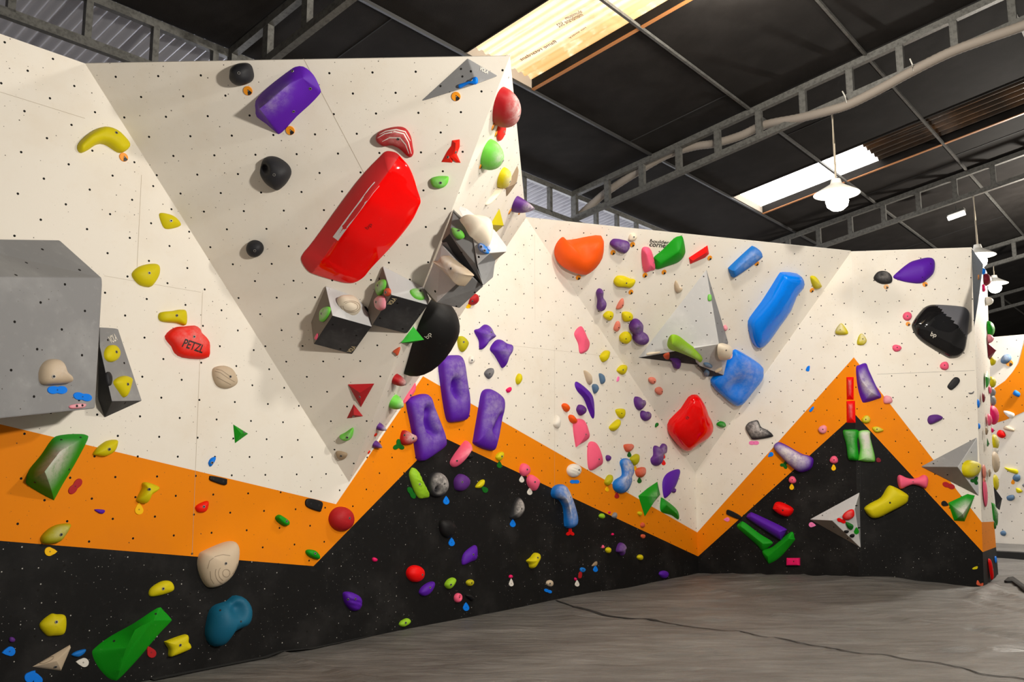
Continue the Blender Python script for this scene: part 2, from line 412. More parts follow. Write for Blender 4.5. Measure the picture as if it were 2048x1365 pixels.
fl = mkobj('floor', fv, ff, M_vinyl, smooth=60); tag(fl, kind='structure')
_fb = BVHTree.FromPolygons(fv, ff)
def floor_at(p):
    r = _fb.ray_cast(V((p.x, p.y, 2)), V((0, 0, -1))); return r[0] if r[0] is not None else V((p.x, p.y, 0))
sv, sf = [], []
for k in range(len(SEAM) - 1):
    for m in range(12):
        p = SEAM[k].lerp(SEAM[k + 1], m / 12); d = (SEAM[k + 1] - SEAM[k]).normalized(); s_ = V((-d.y, d.x, 0))
        wd = 0.011 + 0.012 * max(0, mnoise.noise(p * 1.3)) + (0.02 if k in (1, 2) else 0)
        g = floor_at(p).z + 0.006
        sv += [V((p.x, p.y, g)) - s_ * wd, V((p.x, p.y, g)) + s_ * wd]
for k in range(len(sv) // 2 - 1): sf.append((2 * k, 2 * k + 2, 2 * k + 3, 2 * k + 1))
tag(mkobj('floor_joint', sv, sf, M_dark, None, fl), kind='structure')
# dark gap where the padding stops short of the left wall
gv, gf = [], []
for (x, y), w in zip(((300, 1362), (400, 1343), (470, 1331), (525, 1319), (560, 1310), (620, 1299), (680, 1287), (740, 1275)), (.06, .055, .05, .055, .035, .04, .025, .006)):
    a = on_a(x, y) + NA * 0.006; b = a + NA * w
    gv += [V((a.x, a.y, floor_at(a).z + 0.012)), V((b.x, b.y, floor_at(b).z + 0.010))]
for k in range(7): gf.append((2 * k, 2 * k + 1, 2 * k + 3, 2 * k + 2))
tag(mkobj('floor_gap', gv, gf, M_dark, None, fl), kind='structure')
# far mat in front of the back wall
fmat = empty('crash_mat', GB + NG * 1.0)
def boxmesh(name, a, b, c_, h, mat, parent):
    pts = [a, b, c_, a + (c_ - b)]
    vs = [V((p.x, p.y, zz)) for zz in (ZB, h) for p in pts]; inv = parent.matrix_world.inverted()
    return mkobj(name, [inv @ v for v in vs], [(0, 1, 2, 3), (4, 7, 6, 5), (0, 4, 5, 1), (1, 5, 6, 2), (2, 6, 7, 3), (3, 7, 4, 0)], mat, None, parent)
gf0 = onz(1990, 1104, 0.10); gf0 = GB + NG * ((gf0 - GB).dot(NG))
boxmesh('mat_top', GB - NA * 2 + NG * 0.02, GB + NA * 4 + NG * 0.02, gf0 + NA * 4, 0.12, M_vinyl, fmat)
boxmesh('mat_side', gf0 - NA * 2 + NG * 0.001, gf0 + NA * 4 + NG * 0.001, gf0 + NA * 4 + NG * 0.02, 0.105, M_dark, fmat)
tag(fmat, 'grey padded mat along the foot of the far wall beyond the arete', 'mat')
# turned-up edge of a cover beside the end of the wall
re = [floor_at(onz(x, y, 0.0)) for x, y in ((2008, 1159), (2016, 1154), (2026, 1153), (2036, 1158), (2050, 1170), (2070, 1180), (2070, 1188), (2048, 1178), (2034, 1168), (2024, 1162), (2014, 1161))]
n_ = len(re); ev = [p + ZU * k for k in (0.0, 0.03) for p in re]; o0 = re[0].copy()
tag(mkobj('cover_edge', [v - o0 for v in ev], [tuple(range(n_, 2 * n_))] + [(i, (i + 1) % n_, n_ + (i + 1) % n_, n_ + i) for i in range(n_)], M_dark, Matrix.Translation(o0)), 'black turned-up edge of the floor cover beside the end of the wall', 'cover edge')
# ================================================================== ROOF
M_lining = None
t = NT('black_roof_lining'); c = t.coord()
t.l(t.mix(t.ramp(t.noise(c, 2.5, 5), 0.35, 0.75), (0.0125, 0.0108, 0.0098, 1), (0.019, 0.0168, 0.0155, 1)), t.b.inputs['Base Color']); t.b.inputs['Roughness'].default_value = 0.8; t.b.inputs['Specular IOR Level'].default_value = 0.1
t.bump(t.noise(c, 120, 2), 0.3, 0.004); M_lining = t.m
t = NT('galvanised_steel'); c = t.coord()
t.l(t.mix(t.ramp(t.noise(c, 22, 4, 0.7), 0.4, 0.7), (0.115, 0.112, 0.102, 1), (0.06, 0.058, 0.052, 1)), t.b.inputs['Base Color']); t.b.inputs['Roughness'].default_value = 0.5; t.b.inputs['Metallic'].default_value = 0.35
M_galv = t.m
M_sheet = plain('corrugated_sheet', (0.42, 0.42, 0.46, 1), 0.5, 0.2)
M_fascia = plain('skylight_fascia', (0.30, 0.25, 0.20, 1), 0.7)
M_wrail = plain('varnished_rail', (0.40, 0.16, 0.05, 1), 0.5)
M_purlin = plain('purlin_paint', (0.02, 0.019, 0.018, 1), 0.5)

def roofp(u, o, dz=0.0): return uo(u, o, roofz(o) + dz)
def slab(name, u0, u1, o0, o1, mat, dz=0.0, th=0.03, parent=None):
    vs = [roofp(u, o, dz + k) for k in (0, th) for u, o in ((u0, o0), (u1, o0), (u1, o1), (u0, o1))]
    o = mkobj(name, vs, [(0, 1, 2, 3), (4, 7, 6, 5), (0, 4, 5, 1), (1, 5, 6, 2), (2, 6, 7, 3), (3, 7, 4, 0)], mat, None, parent)
    return o
S1 = (0.10, 1.25); S2 = (6.66, 7.86); OE = 0.42
vs, fs = [], []
for u0, u1, o0, o1 in ((-9, S1[0], -1, 11), (S1[1], S2[0], -1, 11), (S2[1], 30, -1, 11), (S1[0], S1[1], -1, OE), (S2[0], S2[1], -1, OE), (S1[0], S1[1], 5.0, 11), (S2[0], S2[1], 10.0, 11)):
    b = len(vs); vs += [roofp(u, o, k) for k in (0, 0.02) for u, o in ((u0, o0), (u1, o0), (u1, o1), (u0, o1))]
    fs += [tuple(b + i for i in f) for f in ((0, 1, 2, 3), (4, 7, 6, 5), (0, 4, 5, 1), (1, 5, 6, 2), (2, 6, 7, 3), (3, 7, 4, 0))]
tag(mkobj('ceiling', vs, fs, M_lining), kind='structure')
def corrugated(name, u0, u1, o0, o1, dz, mat, pitch=0.11, amp=0.02):
    vs, fs = [], []; n = int((u1 - u0) / pitch * 8) + 1
    for i in range(n + 1):
        u = u0 + (u1 - u0) * i / n; a = amp * math.sin(2 * math.pi * (u - u0) / pitch)
        vs += [roofp(u, o0, dz + a), roofp(u, o1, dz + a)]
    for i in range(n): fs.append((2 * i, 2 * i + 1, 2 * i + 3, 2 * i + 2))
    return mkobj(name, vs, fs, mat, smooth=60)
tag(corrugated('ceiling_eave', -9, 24, -3.4, -0.85, 0.03, M_sheet), kind='structure')
# translucent roof sheets
t = NT('translucent_sheet'); c = t.coord()
def dot_(d):
    nd = t.n('ShaderNodeVectorMath', operation='DOT_PRODUCT'); t.l(c, nd.inputs[0]); nd.inputs[1].default_value = tuple(d); return nd.outputs['Value']
cb = t.n('ShaderNodeCombineXYZ'); t.l(t.math('MULTIPLY', dot_(U), 9.0), cb.inputs[0]); t.l(t.math('MULTIPLY', dot_(NA), 1.1), cb.inputs[1])
nn = t.noise(cb.outputs[0], 1.1, 5, 0.6)
n3 = t.noise(c, 2.6, 5, 0.7)
f = t.ramp(t.math('ADD', t.math('MULTIPLY', nn, 0.6), t.math('MULTIPLY', n3, 0.4)), 0.47, 0.72)
rib = t.ramp(t.math('SINE', t.math('MULTIPLY', dot_(U), 6.2832 / 0.115)), 0.55, 1.0)
edge = t.math('MULTIPLY', t.ramp(t.math('SUBTRACT', dot_(U), P0.dot(U)), 0.86, 1.05), t.ramp(t.noise(c, 4, 3), 0.3, 0.5))
f = t.math('MAXIMUM', f, edge)
colr = t.mix(f, (1.0, 0.86, 0.63, 1), (0.62, 0.30, 0.075, 1))
colr = t.mix(t.math('MULTIPLY', rib, 0.6), colr, (0.62, 0.34, 0.12, 1))
t.l(colr, t.b.inputs['Emission Color']); t.b.inputs['Emission Strength'].default_value = 1.0
t.b.inputs['Base Color'].default_value = (0.5, 0.4, 0.25, 1); t.b.inputs['Roughness'].default_value = 0.4
M_trans = t.m
M_transw = plain('clear_roof_sheet', (0.8, 0.8, 0.78, 1), 0.4, 0, 5.0, (1.0, 0.97, 0.92, 1))
t = NT('brown_roof_sheet'); c = t.coord()
t.l(t.mix(t.ramp(t.noise(c, 1.5, 4), 0.4, 0.7), (0.035, 0.022, 0.014, 1), (0.13, 0.065, 0.028, 1)), t.b.inputs['Base Color']); t.b.inputs['Roughness'].default_value = 0.14
M_brown = t.m

def skylight(name, u0, u1, o0, o1, sheets, label):
    e = empty(name, roofp((u0 + u1) / 2, o0, 0))
    inv = e.matrix_world.inverted()
    for a, b, mat, nm in sheets:
        s = corrugated(nm, u0, u1, a, b, 0.10, mat, *((0.19, 0.03) if 'brown' in nm else (0.115, 0.016)))
        mw = s.matrix_world.copy(); s.parent = e; s.matrix_parent_inverse = inv
    fr = [('fascia', [(u0, o0), (u1, o0)], M_fascia), ('fascia', [(u1, o0), (u1, o1)], M_lining), ('fascia', [(u0, o0), (u0, o1)], M_lining)]
    for nm, ((ua, oa), (ub, ob_)), m in fr:
        a, b = roofp(ua, oa, 0.05), roofp(ub, ob_, 0.05)
        bar(nm, a, b, 0.02, 0.13, m, e)
    bar('rail', roofp(u1 + 0.02, o0, -0.012), roofp(u1 + 0.02, o1, -0.012), 0.05, 0.03, M_wrail, e)
    tag(e, label, 'skylight', 'translucent roof strips'); return e
sk = skylight('skylight', S1[0], S1[1], OE, 5.0, [(OE, 5.0, M_trans, 'translucent_panel')], 'stained cream translucent roof strip above the top of the large wedge')
skylight('skylight', S2[0], S2[1], OE, 10.0, [(OE, 2.45, M_transw, 'bright_panel'), (2.45, 10.0, M_brown, 'brown_panel')], 'white glowing roof strip turning to brown sheet above the hanging lamp')

def text_mesh(body, mat, width, parent, mw, height=None, bold=0.0, shear=0.0, mirror=False, surf=None):
    """lettering laid on a surface: width metres along local x, centred; mw is in world space"""
    cu = bpy.data.curves.new('lettering', 'FONT'); cu.body = body; cu.align_x = 'CENTER'; cu.align_y = 'CENTER'; cu.offset = bold; cu.shear = shear; cu.space_line = 0.8
    o = bpy.data.objects.new('lettering', cu); C.objects.link(o)
    bpy.context.view_layer.update()
    me = bpy.data.meshes.new_from_object(o.evaluated_get(bpy.context.evaluated_depsgraph_get()))
    bpy.data.objects.remove(o); bpy.data.curves.remove(cu)
    xs = [v.co.x for v in me.vertices]; ys = [v.co.y for v in me.vertices]
    sx = width / (max(xs) - min(xs)); sy = (height / (max(ys) - min(ys))) if height else sx
    mx, my = (max(xs) + min(xs)) / 2, (max(ys) + min(ys)) / 2
    for v in me.vertices:
        v.co = V(((v.co.x - mx) * sx * (-1 if mirror else 1), (v.co.y - my) * sy, 0))
    if surf is not None:
        bm = bmesh.new(); bm.from_mesh(me); bmesh.ops.triangulate(bm, faces=bm.faces)
        bmesh.ops.subdivide_edges(bm, edges=bm.edges, cuts=2, use_grid_fill=True); bm.to_mesh(me); bm.free()
        nrm = mw.to_3x3() @ V((0, 0, 1)); wi = mw.inverted()
        for v in me.vertices:
            p = mw @ v.co; r = surf.ray_cast(p + nrm * 0.3, -nrm)
            if r[0] is not None: v.co.z = (wi @ r[0]).z + 0.003
    me.materials.clear(); me.materials.append(mat)
    q = bpy.data.objects.new('lettering', me); C.objects.link(q)
    q.parent = parent; bpy.context.view_layer.update()
    q.matrix_local = parent.matrix_world.inverted() @ mw
    return q
M_stamp = plain('faded_print', (0.20, 0.10, 0.05, 1), 0.8)
def roof_text(body, p0, p1, h, mirror=True):
    nR = U.cross((NA + ZU * TAN).normalized()); nR = nR if nR.z < 0 else -nR
    base = roofp(0.5, 1, 0.082)
    a, b = onplane(p0[0], p0[1], base, nR), onplane(p1[0], p1[1], base, nR)
    x = (b - a).normalized(); y = nR.cross(x)
    m = Matrix((x, y, nR)).transposed().to_4x4(); m.translation = (a + b) / 2
    text_mesh(body, M_stamp, (b - a).length, sk, m, height=h, mirror=mirror, bold=0.01)
roof_text('aluminum', (1130, 37), (1163, 22), 0.06); roof_text('membrane 502', (1115, 52), (1164, 28), 0.075)
roof_text('no entry', (1138, 77), (1172, 55), 0.035); roof_text('flame retardant', (1040, 120), (1112, 82), 0.06)

# purlins, one object per run
for k, o_ in enumerate((0.40, 1.885, 3.39, 4.9, 6.4)):
    lab = ['lowest dark purlin under the black lining, level with the skylight ends', 'second purlin up the roof, crossing the stained skylight', 'third purlin up the roof, crossing the brown sheet', 'fourth purlin up the roof near the top right corner', 'fifth purlin up the roof, nearest the ridge'][k]
    a, b = roofp(-9, o_, -0.02), roofp(28, o_, -0.02)
    tag(bar('roof_purlin', a, b, 0.034, 0.034, M_purlin if k == 0 else M_galv), lab, 'purlin', 'roof purlins')
# lining joints
for u, o0, o1 in ((3.46, 0.4, 1.88), (-2.4, 0.4, 1.88), (2.35, 3.4, 4.9), (9.6, 0.4, 3.4), (13.0, 0.4, 3.4), (-0.9, -0.9, 0.4), (5.3, 1.88, 3.39), (8.9, 1.88, 3.39), (8.6, 3.4, 6)):
    j = bar('ceiling_joint', roofp(u, o0, -0.004), roofp(u, o1, -0.004), 0.012, 0.008, M_dark); tag(j, kind='structure')

def truss(u, label, o1=8.0):
    e = empty('roof_truss', uo(u, -1, roofz(-1) - 0.5))
    bar('top_chord', uo(u, -1, roofz(-1) - 0.06), uo(u, o1, roofz(o1) - 0.06), 0.075, 0.08, M_galv, e)
    bar('bottom_chord', uo(u, -1, roofz(-1) - 0.45), uo(u, o1, roofz(o1) - 0.45), 0.075, 0.08, M_galv, e)
    o = -0.95
    while o < o1:
        bar('post', uo(u, o, roofz(o) - 0.44), uo(u, o, roofz(o) - 0.07), 0.08, 0.07, M_galv, e, up=U); o += 0.59
    tag(e, label, 'roof truss', 'steel roof trusses')
truss(-1.82, 'dark lattice truss meeting the eave above the left end of the large wedge')
truss(4.07, 'lattice truss with the pale hose, crossing the roof to the top right')
truss(9.5, 'lattice truss passing just above the right-hand wall top')
truss(15.0, 'distant lattice truss seen behind the hanging lamp at right')
truss(20.5, 'farthest lattice truss above the wall with the orange ring')
# eave girder along the wall
ge = empty('eave_girder', uo(0, -1.0, 5.2))
for z in (5.64, 5.22): bar('chord', uo(-9, -1.0, z), uo(22, -1.0, z), 0.06, 0.08, M_galv, ge)
u = -8.7
while u < 22:
    bar('post', uo(u, -1.0, 5.24), uo(u, -1.0, 5.62), 0.06, 0.06, M_galv, ge, up=NA); u += 0.61
tag(ge, 'speckled galvanised lattice girder running above the climbing wall along the eave', 'girder')
# lower rail behind the girder, outer wall and its daylight strip
tag(bar('eave_rail', uo(-9, -1.15, 5.06), uo(22, -1.15, 5.06), 0.05, 0.06, M_galv), 'thin steel rail under the eave girder behind the wall top', 'rail')
ow = mkobj('wall_outer', [uo(-9, -3.3, ZB), uo(24, -3.3, ZB), uo(24, -3.3, 4.3), uo(-9, -3.3, 4.3)], [(0, 1, 2, 3)], M_sheet); tag(ow, kind='structure')
M_day = plain('daylight_pane', (0.6, 0.65, 0.7, 1), 0.4, 0, 9.0, (0.90, 0.92, 1.0, 1))
M_daydim = plain('dim_daylight_pane', (0.3, 0.32, 0.36, 1), 0.4, 0, 0.10, (0.75, 0.82, 1.0, 1))
for n_, (a, b, m) in enumerate(((-9, -0.5, M_daydim), (-0.5, 16, M_day))):
    w = mkobj('window_%d' % (n_ + 1), [uo(a, -3.25, 4.3), uo(b, -3.25, 4.3), uo(b, -3.25, 5.25), uo(a, -3.25, 5.25)], [(0, 1, 2, 3)], m); tag(w, kind='structure')
    fr = []
    vs, fs = [], []
    u = a
    while u < b:
        k = len(vs); vs += [uo(u, -3.2, 4.3), uo(u + 0.05, -3.2, 4.3), uo(u + 0.05, -3.2, 5.3), uo(u, -3.2, 5.3)]; fs.append((k, k + 1, k + 2, k + 3)); u += 0.55
    tag(mkobj('window_bar', vs, fs, M_galv, None, w), kind='structure')
ew = mkobj('wall_far', [uo(29, -4, ZB), uo(29, 14, ZB), uo(29, 14, 9), uo(29, -4, 9)], [(0, 1, 2, 3)], M_lining); tag(ew, kind='structure')

# pale hose slung along the second truss
hp = [onplane(x, y, uo(4.19 if x < 1500 else 4.19 - 0.24 * min(1, (x - 1500) / 160), 0, 0), U) for x, y in ((1158, 432), (1185, 408), (1215, 383), (1270, 347), (1330, 312), (1385, 294), (1430, 287), (1480, 272), (1530, 250), (1600, 236), (1660, 221), (1700, 208), (1760, 178), (1820, 145), (1900, 105), (1980, 75), (2060, 46), (2200, -15))]
def smoothpath(p, m):
    out = []
    for i in range(len(p) - 1):
        a, b, c_, d = p[max(0, i - 1)], p[i], p[i + 1], p[min(len(p) - 1, i + 2)]
        for k in range(m):
            s = k / m
            out.append(0.5 * ((2 * b) + (c_ - a) * s + (2 * a - 5 * b + 4 * c_ - d) * s * s + (3 * b - a - 3 * c_ + d) * s ** 3))
    out.append(p[-1]); return out
M_hose = plain('hose_cloth', (0.21, 0.18, 0.15, 1), 0.75)
hose = tube('ventilation_hose', smoothpath(hp, 14), 0.055, M_hose, ribs=1)
tag(hose, 'pale ribbed flexible hose slung along the lattice truss', 'hose')
M_tie = plain('white_tie', (0.6, 0.58, 0.52, 1), 0.6)
for x0, y0, x1, y1 in ((1685, 183, 1693, 206), (1820, 118, 1826, 142)):
    tube('tie', [onplane(x0, y0, uo(3.93, 0, 0), U), onplane((x0 + x1) / 2 + 2, (y0 + y1) / 2, uo(3.88, 0, 0), U), onplane(x1, y1, uo(3.90, 0, 0), U)], 0.008, M_tie, hose, 8)

# pendant lamps
M_shade = plain('white_enamel', (0.80, 0.78, 0.72, 1), 0.35)
M_bulb = plain('glowing_bulb', (1, 1, 1, 1), 0.4, 0, 16.0, (1.0, 0.95, 0.86, 1))
M_cord = plain('lamp_cord', (0.42, 0.36, 0.27, 1), 0.7)
def pendant(u, o, px_top, px_shade, label):
    top = uo(u, o, roofz(o) - 0.49)
    z = onplane(px_shade[0], px_shade[1], uo(u, o, 0), (uo(u, o, 0) - EYE).normalized() - ZU * ((uo(u, o, 0) - EYE).normalized().z)).z
    e = empty('pendant_lamp', uo(u, o, z))
    lathe('shade', [(0.045, 0.16), (0.055, 0.16), (0.07, 0.10), (0.13, 0.06), (0.265, -0.02), (0.272, -0.03), (0.262, -0.022), (0.12, 0.05), (0.06, 0.085), (0.045, 0.15)], M_shade, Matrix(), e)
    lathe('bulb', [(0.03, 0.04), (0.055, 0.0), (0.12, -0.06), (0.135, -0.12), (0.12, -0.18), (0.07, -0.225), (0.02, -0.24)], M_bulb, Matrix(), e, 20)
    tube('cord', [top, uo(u, o, (z + 0.16 + top.z) / 2) + U * 0.01, uo(u, o, z + 0.15)], 0.014, M_cord, e, 8)
    tag(e, label, 'lamp', 'pendant lamps'); return e
pendant(4.07, 2.94, (1662, 215), (1674, 384), 'large glowing lamp on a cord in front of the white roof strip')
pendant(9.5, 3.45, (1985, 400), (1990, 505), 'glowing lamp hanging beyond the top right corner of the wall')
pendant(15.0, 2.75, (2040, 520), (2046, 560), 'glowing lamp partly cut off by the right edge')
fa, fb_ = [onplane(x, y, roofp(0, 0, -0.5), U.cross((NA + ZU * TAN).normalized())) for x, y in ((1896, 438), (1930, 426))]
fe = empty('tube_light', (fa + fb_) / 2)
bar('glowing_tube', fa, fb_, 0.06, 0.06, plain('tube_glow', (1, 1, 1, 1), 0.4, 0, 6.0, (1, 0.97, 0.9, 1)), fe)
bar('housing', fa + ZU * 0.07, fb_ + ZU * 0.07, 0.12, 0.05, M_galv, fe)
bar('rod', (fa + fb_) / 2 + ZU * 0.08, (fa + fb_) / 2 + ZU * 0.3, 0.01, 0.01, M_galv, fe)
tag(fe, 'small fluorescent tube hanging under the black roof behind the truss', 'light')
# ================================================================== HOLDS
bpy.context.view_layer.update()
def centroid(p): return (sum(a for a, b in p) / len(p), sum(b for a, b in p) / len(p))
def catmull(p, n):
    out = []; m = len(p)
    per = max(2, n // m)
    for i in range(m):
        a, b, c_, d = (V((*p[(i + k) % m], 0)) for k in (-1, 0, 1, 2))
        for k in range(per):
            s = k / per
            out.append(0.5 * ((2 * b) + (c_ - a) * s + (2 * a - 5 * b + 4 * c_ - d) * s * s + (3 * b - a - 3 * c_ + d) * s ** 3))
    return [(q.x, q.y) for q in out]
def straight(p, n):
    L = [math.dist(p[i], p[(i + 1) % len(p)]) for i in range(len(p))]; T_ = sum(L); out = []
    for i in range(len(p)):
        k = max(1, round(n * L[i] / T_)); a, b = p[i], p[(i + 1) % len(p)]
        out += [(a[0] + (b[0] - a[0]) * s / k, a[1] + (b[1] - a[1]) * s / k) for s in range(k)]
    return out
def nearest(sp, x, y):
    """closest place on the spine polyline [(x,y,h)...]"""
    if len(sp) == 1: return sp[0]
    best = None
    for (ax, ay, ah), (bx, by, bh) in zip(sp, sp[1:]):
        dx, dy = bx - ax, by - ay; L = dx * dx + dy * dy
        t_ = max(0, min(1, ((x - ax) * dx + (y - ay) * dy) / L)) if L else 0
        q = (ax + dx * t_, ay + dy * t_, ah + (bh - ah) * t_); d = (q[0] - x) ** 2 + (q[1] - y) ** 2
        if best is None or d < best[0]: best = (d, q)
    return best[1]
_bolts = {}
def bolt_mesh(kind):
    if kind in _bolts: return _bolts[kind]
    vs, fs, fm = [], [], []; n = 14
    prof = [(0.0115, 0.0015), (0.0105, 0.004), (0.0078, 0.004), (0.0078, 0.0018)] if kind == 'ring' else [(0.0085, 0.0006), (0.008, 0.0022), (0.004, 0.0022), (0.004, 0.0012)]
    for r, z in prof:
        for i in range(n): vs.append((r * math.cos(2 * math.pi * i / n), r * math.sin(2 * math.pi * i / n), z))
    for k in range(len(prof) - 1):
        for i in range(n): fs.append((k * n + i, k * n + (i + 1) % n, (k + 1) * n + (i + 1) % n, (k + 1) * n + i)); fm.append(0 if kind == 'ring' else 1)
    fs.append(tuple((len(prof) - 1) * n + i for i in range(n))); fm.append(1)
    me = bpy.data.meshes.new('bolt'); me.from_pydata(vs, [], fs); me.materials.append(M_steel); me.materials.append(M_hole)
    for p, i in zip(me.polygons, fm): p.material_index = i
    _bolts[kind] = me; return me
def add_bolt(o, bvh, x, y, kind, scale=1.0):
    d = ray(x, y); r = bvh.ray_cast(EYE, d)
    if r[0] is None: return
    n = r[1] if r[1].dot(d) < 0 else -r[1]
    b = bpy.data.objects.new('bolt', bolt_mesh(kind)); C.objects.link(b); b.parent = o
    b.matrix_local = o.matrix_world.inverted() @ frame(r[0] - n * 0.0008, n) @ Matrix.Scale(scale, 4)
def obvh(o):
    mw = o.matrix_world
    return BVHTree.FromPolygons([mw @ v.co for v in o.data.vertices], [tuple(p.vertices) for p in o.data.polygons])
RNG = random.Random(7)
def blob(cx, cy, w, h, rot=0, wob=0.1, n=10):
    """a slightly irregular oval in picture units"""
    ph = [RNG.uniform(0, 6.28) for _ in range(3)]; a = math.radians(rot); out = []
    for i in range(n):
        t_ = 2 * math.pi * i / n
        r = 1 + wob * (0.6 * math.sin(2 * t_ + ph[0]) + 0.6 * math.sin(3 * t_ + ph[1]))
        x, y = w / 2 * r * math.cos(t_), h / 2 * r * math.sin(t_)
        out.append((cx + x * math.cos(a) - y * math.sin(a), cy + x * math.sin(a) + y * math.cos(a)))
    return out
GRP = {}
def K(c, col, pts, label, k=0.5, p=2.2, d=None, bolts=(), chalk=0, spine=None, sharp=False, dents=(), gloss=False, name='climbing_hold', on=None, rib=0, ring='ring', lump=0.06, lift=0.4, cat='climbing hold', boltk=1.0, split=None):
    """one hold: its outline read off the wall (crop c), swollen to depth d (or k times its width) over a spine"""
    if isinstance(pts, tuple): pts = blob(*pts)
    pp = [px(c, *q) for q in pts]
    cx, cy = centroid(pp)
    hh = hit(cx, cy, on)
    if hh is None: print('NOHIT', label); return None
    P, n = hh[0], hh[1]
    mw = frame(P, n); inv = mw.inverted()
    def loc(q, h=0.0):
        w = inv @ onplane(q[0], q[1], P + n * h, n); return (w.x, w.y)
    raw = [loc(q) for q in pp]
    w0 = max(a for a, b in raw) - min(a for a, b in raw); h0 = max(b for a, b in raw) - min(b for a, b in raw)
    dep = d if d is not None else k * min(w0, h0)
    lf = dep * lift
    outline = [loc(q, lf) for q in pp]
    # smaller of the two extents across, so that thin slanted holds do not swell
    ct_ = centroid(outline)
    if spine: sp = [(*loc(px(c, x, y), dep * z), dep * z) for x, y, z in spine]
    else: sp = [(ct_[0], ct_[1], dep)]
    N = 100 if split else 44 if w0 > 0.12 else 30
    oc = straight(outline, N) if sharp else catmull(outline, N)
    ar = sum(oc[i][0] * oc[(i + 1) % len(oc)][1] - oc[(i + 1) % len(oc)][0] * oc[i][1] for i in range(len(oc)))
    if ar < 0: oc = oc[::-1]
    m = len(oc)
    R_ = 9 if (w0 > 0.12 or dents) else 6
    if dents or split: R_ = 18
    vs, fs = [], []
    seed = V((RNG.uniform(0, 50), RNG.uniform(0, 50), 0))
    vs += [V((x, y, 0.0005)) for x, y in oc]
    dl = [(*loc(px(c, x, y), lf), r / SC.get(c, 3.9) * (w0 + h0) / (max(1e-6, (max(a for a, b in pp) - min(a for a, b in pp)) + (max(b for a, b in pp) - min(b for a, b in pp)))), z) for x, y, r, z in dents]
    pe = p
    tmax = 0.985 if len(sp) > 1 else 0.93
    for q in range(1, R_ + 1):
        s = (q / R_) * tmax if pe <= 1.2 else (1 - math.cos(q / R_ * math.pi / 2)) * tmax if pe < 2.6 else (q / R_) ** 1.6 * tmax
        for x, y in oc:
            sx, sy, sh = nearest(sp, x, y)
            f = (1 - (1 - s) ** pe) ** (1 / pe) if s < 1 else 1.0
            X, Y = x + (sx - x) * s, y + (sy - y) * s
            z = 0.004 + (sh - 0.004) * f
            if lump and not sharp: z *= 1 + lump * mnoise.noise(V((X, Y, 0)) * (2.2 / max(0.03, min(w0, h0))) + seed)
            if rib: z += rib * math.sin((Y + X * 0.3) * 160) * f
            for dx, dy, dr, dz in dl: z -= dz * math.exp(-((X - dx) ** 2 + (Y - dy) ** 2) / (dr * dr))
            vs.append(V((X, Y, max(0.003, z))))
    for q in range(R_):
        for i in range(m):
            j = (i + 1) % m; fs.append((q * m + i, q * m + j, (q + 1) * m + j, (q + 1) * m + i))
    if len(sp) == 1:
        sx, sy, sh = sp[0]; z = sh
        for dx, dy, dr, dz in dl: z -= dz * math.exp(-((sx - dx) ** 2 + (sy - dy) ** 2) / (dr * dr))
        vs.append(V((sx, sy, max(0.003, z)))); e_ = len(vs) - 1
        for i in range(m): fs.append((R_ * m + i, R_ * m + (i + 1) % m, e_))
    else:
        # close the top over the spine
        sx, sy, sh = nearest(sp, *ct_)
        fs.append(tuple(R_ * m + i for i in range(m)))
    fs.append(tuple(range(m - 1, -1, -1)))
    bm = bmesh.new(); bv = [bm.verts.new(v) for v in vs]
    for f in fs:
        try: bm.faces.new([bv[i] for i in f])
        except ValueError: pass
    bmesh.ops.remove_doubles(bm, verts=bm.verts, dist=0.0004)
    bmesh.ops.triangulate(bm, faces=[f for f in bm.faces if len(f.verts) > 4])
    me = bpy.data.meshes.new(name); bm.to_mesh(me); bm.free()
    me.materials.append(plastic(col, chalk, gloss))
    if split:
        x0, y0, x1, y1, c2, ch2 = split
        a, b = loc(px(c, x0, y0), dep * .8), loc(px(c, x1, y1), dep * .8)
        me.materials.append(plastic(c2, ch2))
        for f in me.polygons:
            g = f.center
            if (b[0] - a[0]) * (g.y - a[1]) - (b[1] - a[1]) * (g.x - a[0]) > 0: f.material_index = 1
    for f in me.polygons: f.use_smooth = True
    me.set_sharp_from_angle(angle=math.radians(22 if sharp else 48))
    o = bpy.data.objects.new(name, me); C.objects.link(o); o.matrix_world = mw
    bpy.context.view_layer.update()
    g = ('%s %ss' % (COLNAME.get(col, col), cat))
    tag(o, label, cat, g)
    if bolts or True:
        bv_ = obvh(o)
        for x, y in bolts: add_bolt(o, bv_, *px(c, x, y), ring, boltk)
    o['_'] = 0; del o['_']
    return o
COLNAME = dict(palegreen='light green', darkred='dark red', palepink='pale pink', skyblue='blue', midgrey='dark grey', dark='black', tagorange='orange', tagyellow='yellow', tagpink='pink', violet='purple', mattered='red', mustard='yellow', salmon='salmon pink')
def shape(c, kind, cx, cy, s, rot=0, e=1.6):
    """outline of a plastic route tag in picture units; rot: where its point or first lobe looks (degrees, 90 = down)"""
    a = math.radians(rot); out = []
    if kind == 'drop':
        for i in range(14):
            t_ = math.pi * (0.32 + 1.36 * i / 13); out.append((math.cos(t_) * s, math.sin(t_) * s))
        out.append((s * e * 1.15, 0))
        out = [(x - s * 0.2, y) for x, y in out]
    else:
        kk = {'two': 2, 'three': 3}[kind]
        for i in range(24):
            t_ = 2 * math.pi * i / 24; r = s * (1 + 0.42 * math.cos(kk * t_)); out.append((r * math.cos(t_), r * math.sin(t_) * (0.95 if kk == 3 else 0.8)))
    return [(cx + x * math.cos(a) - y * math.sin(a), cy + x * math.sin(a) + y * math.cos(a)) for x, y in out]
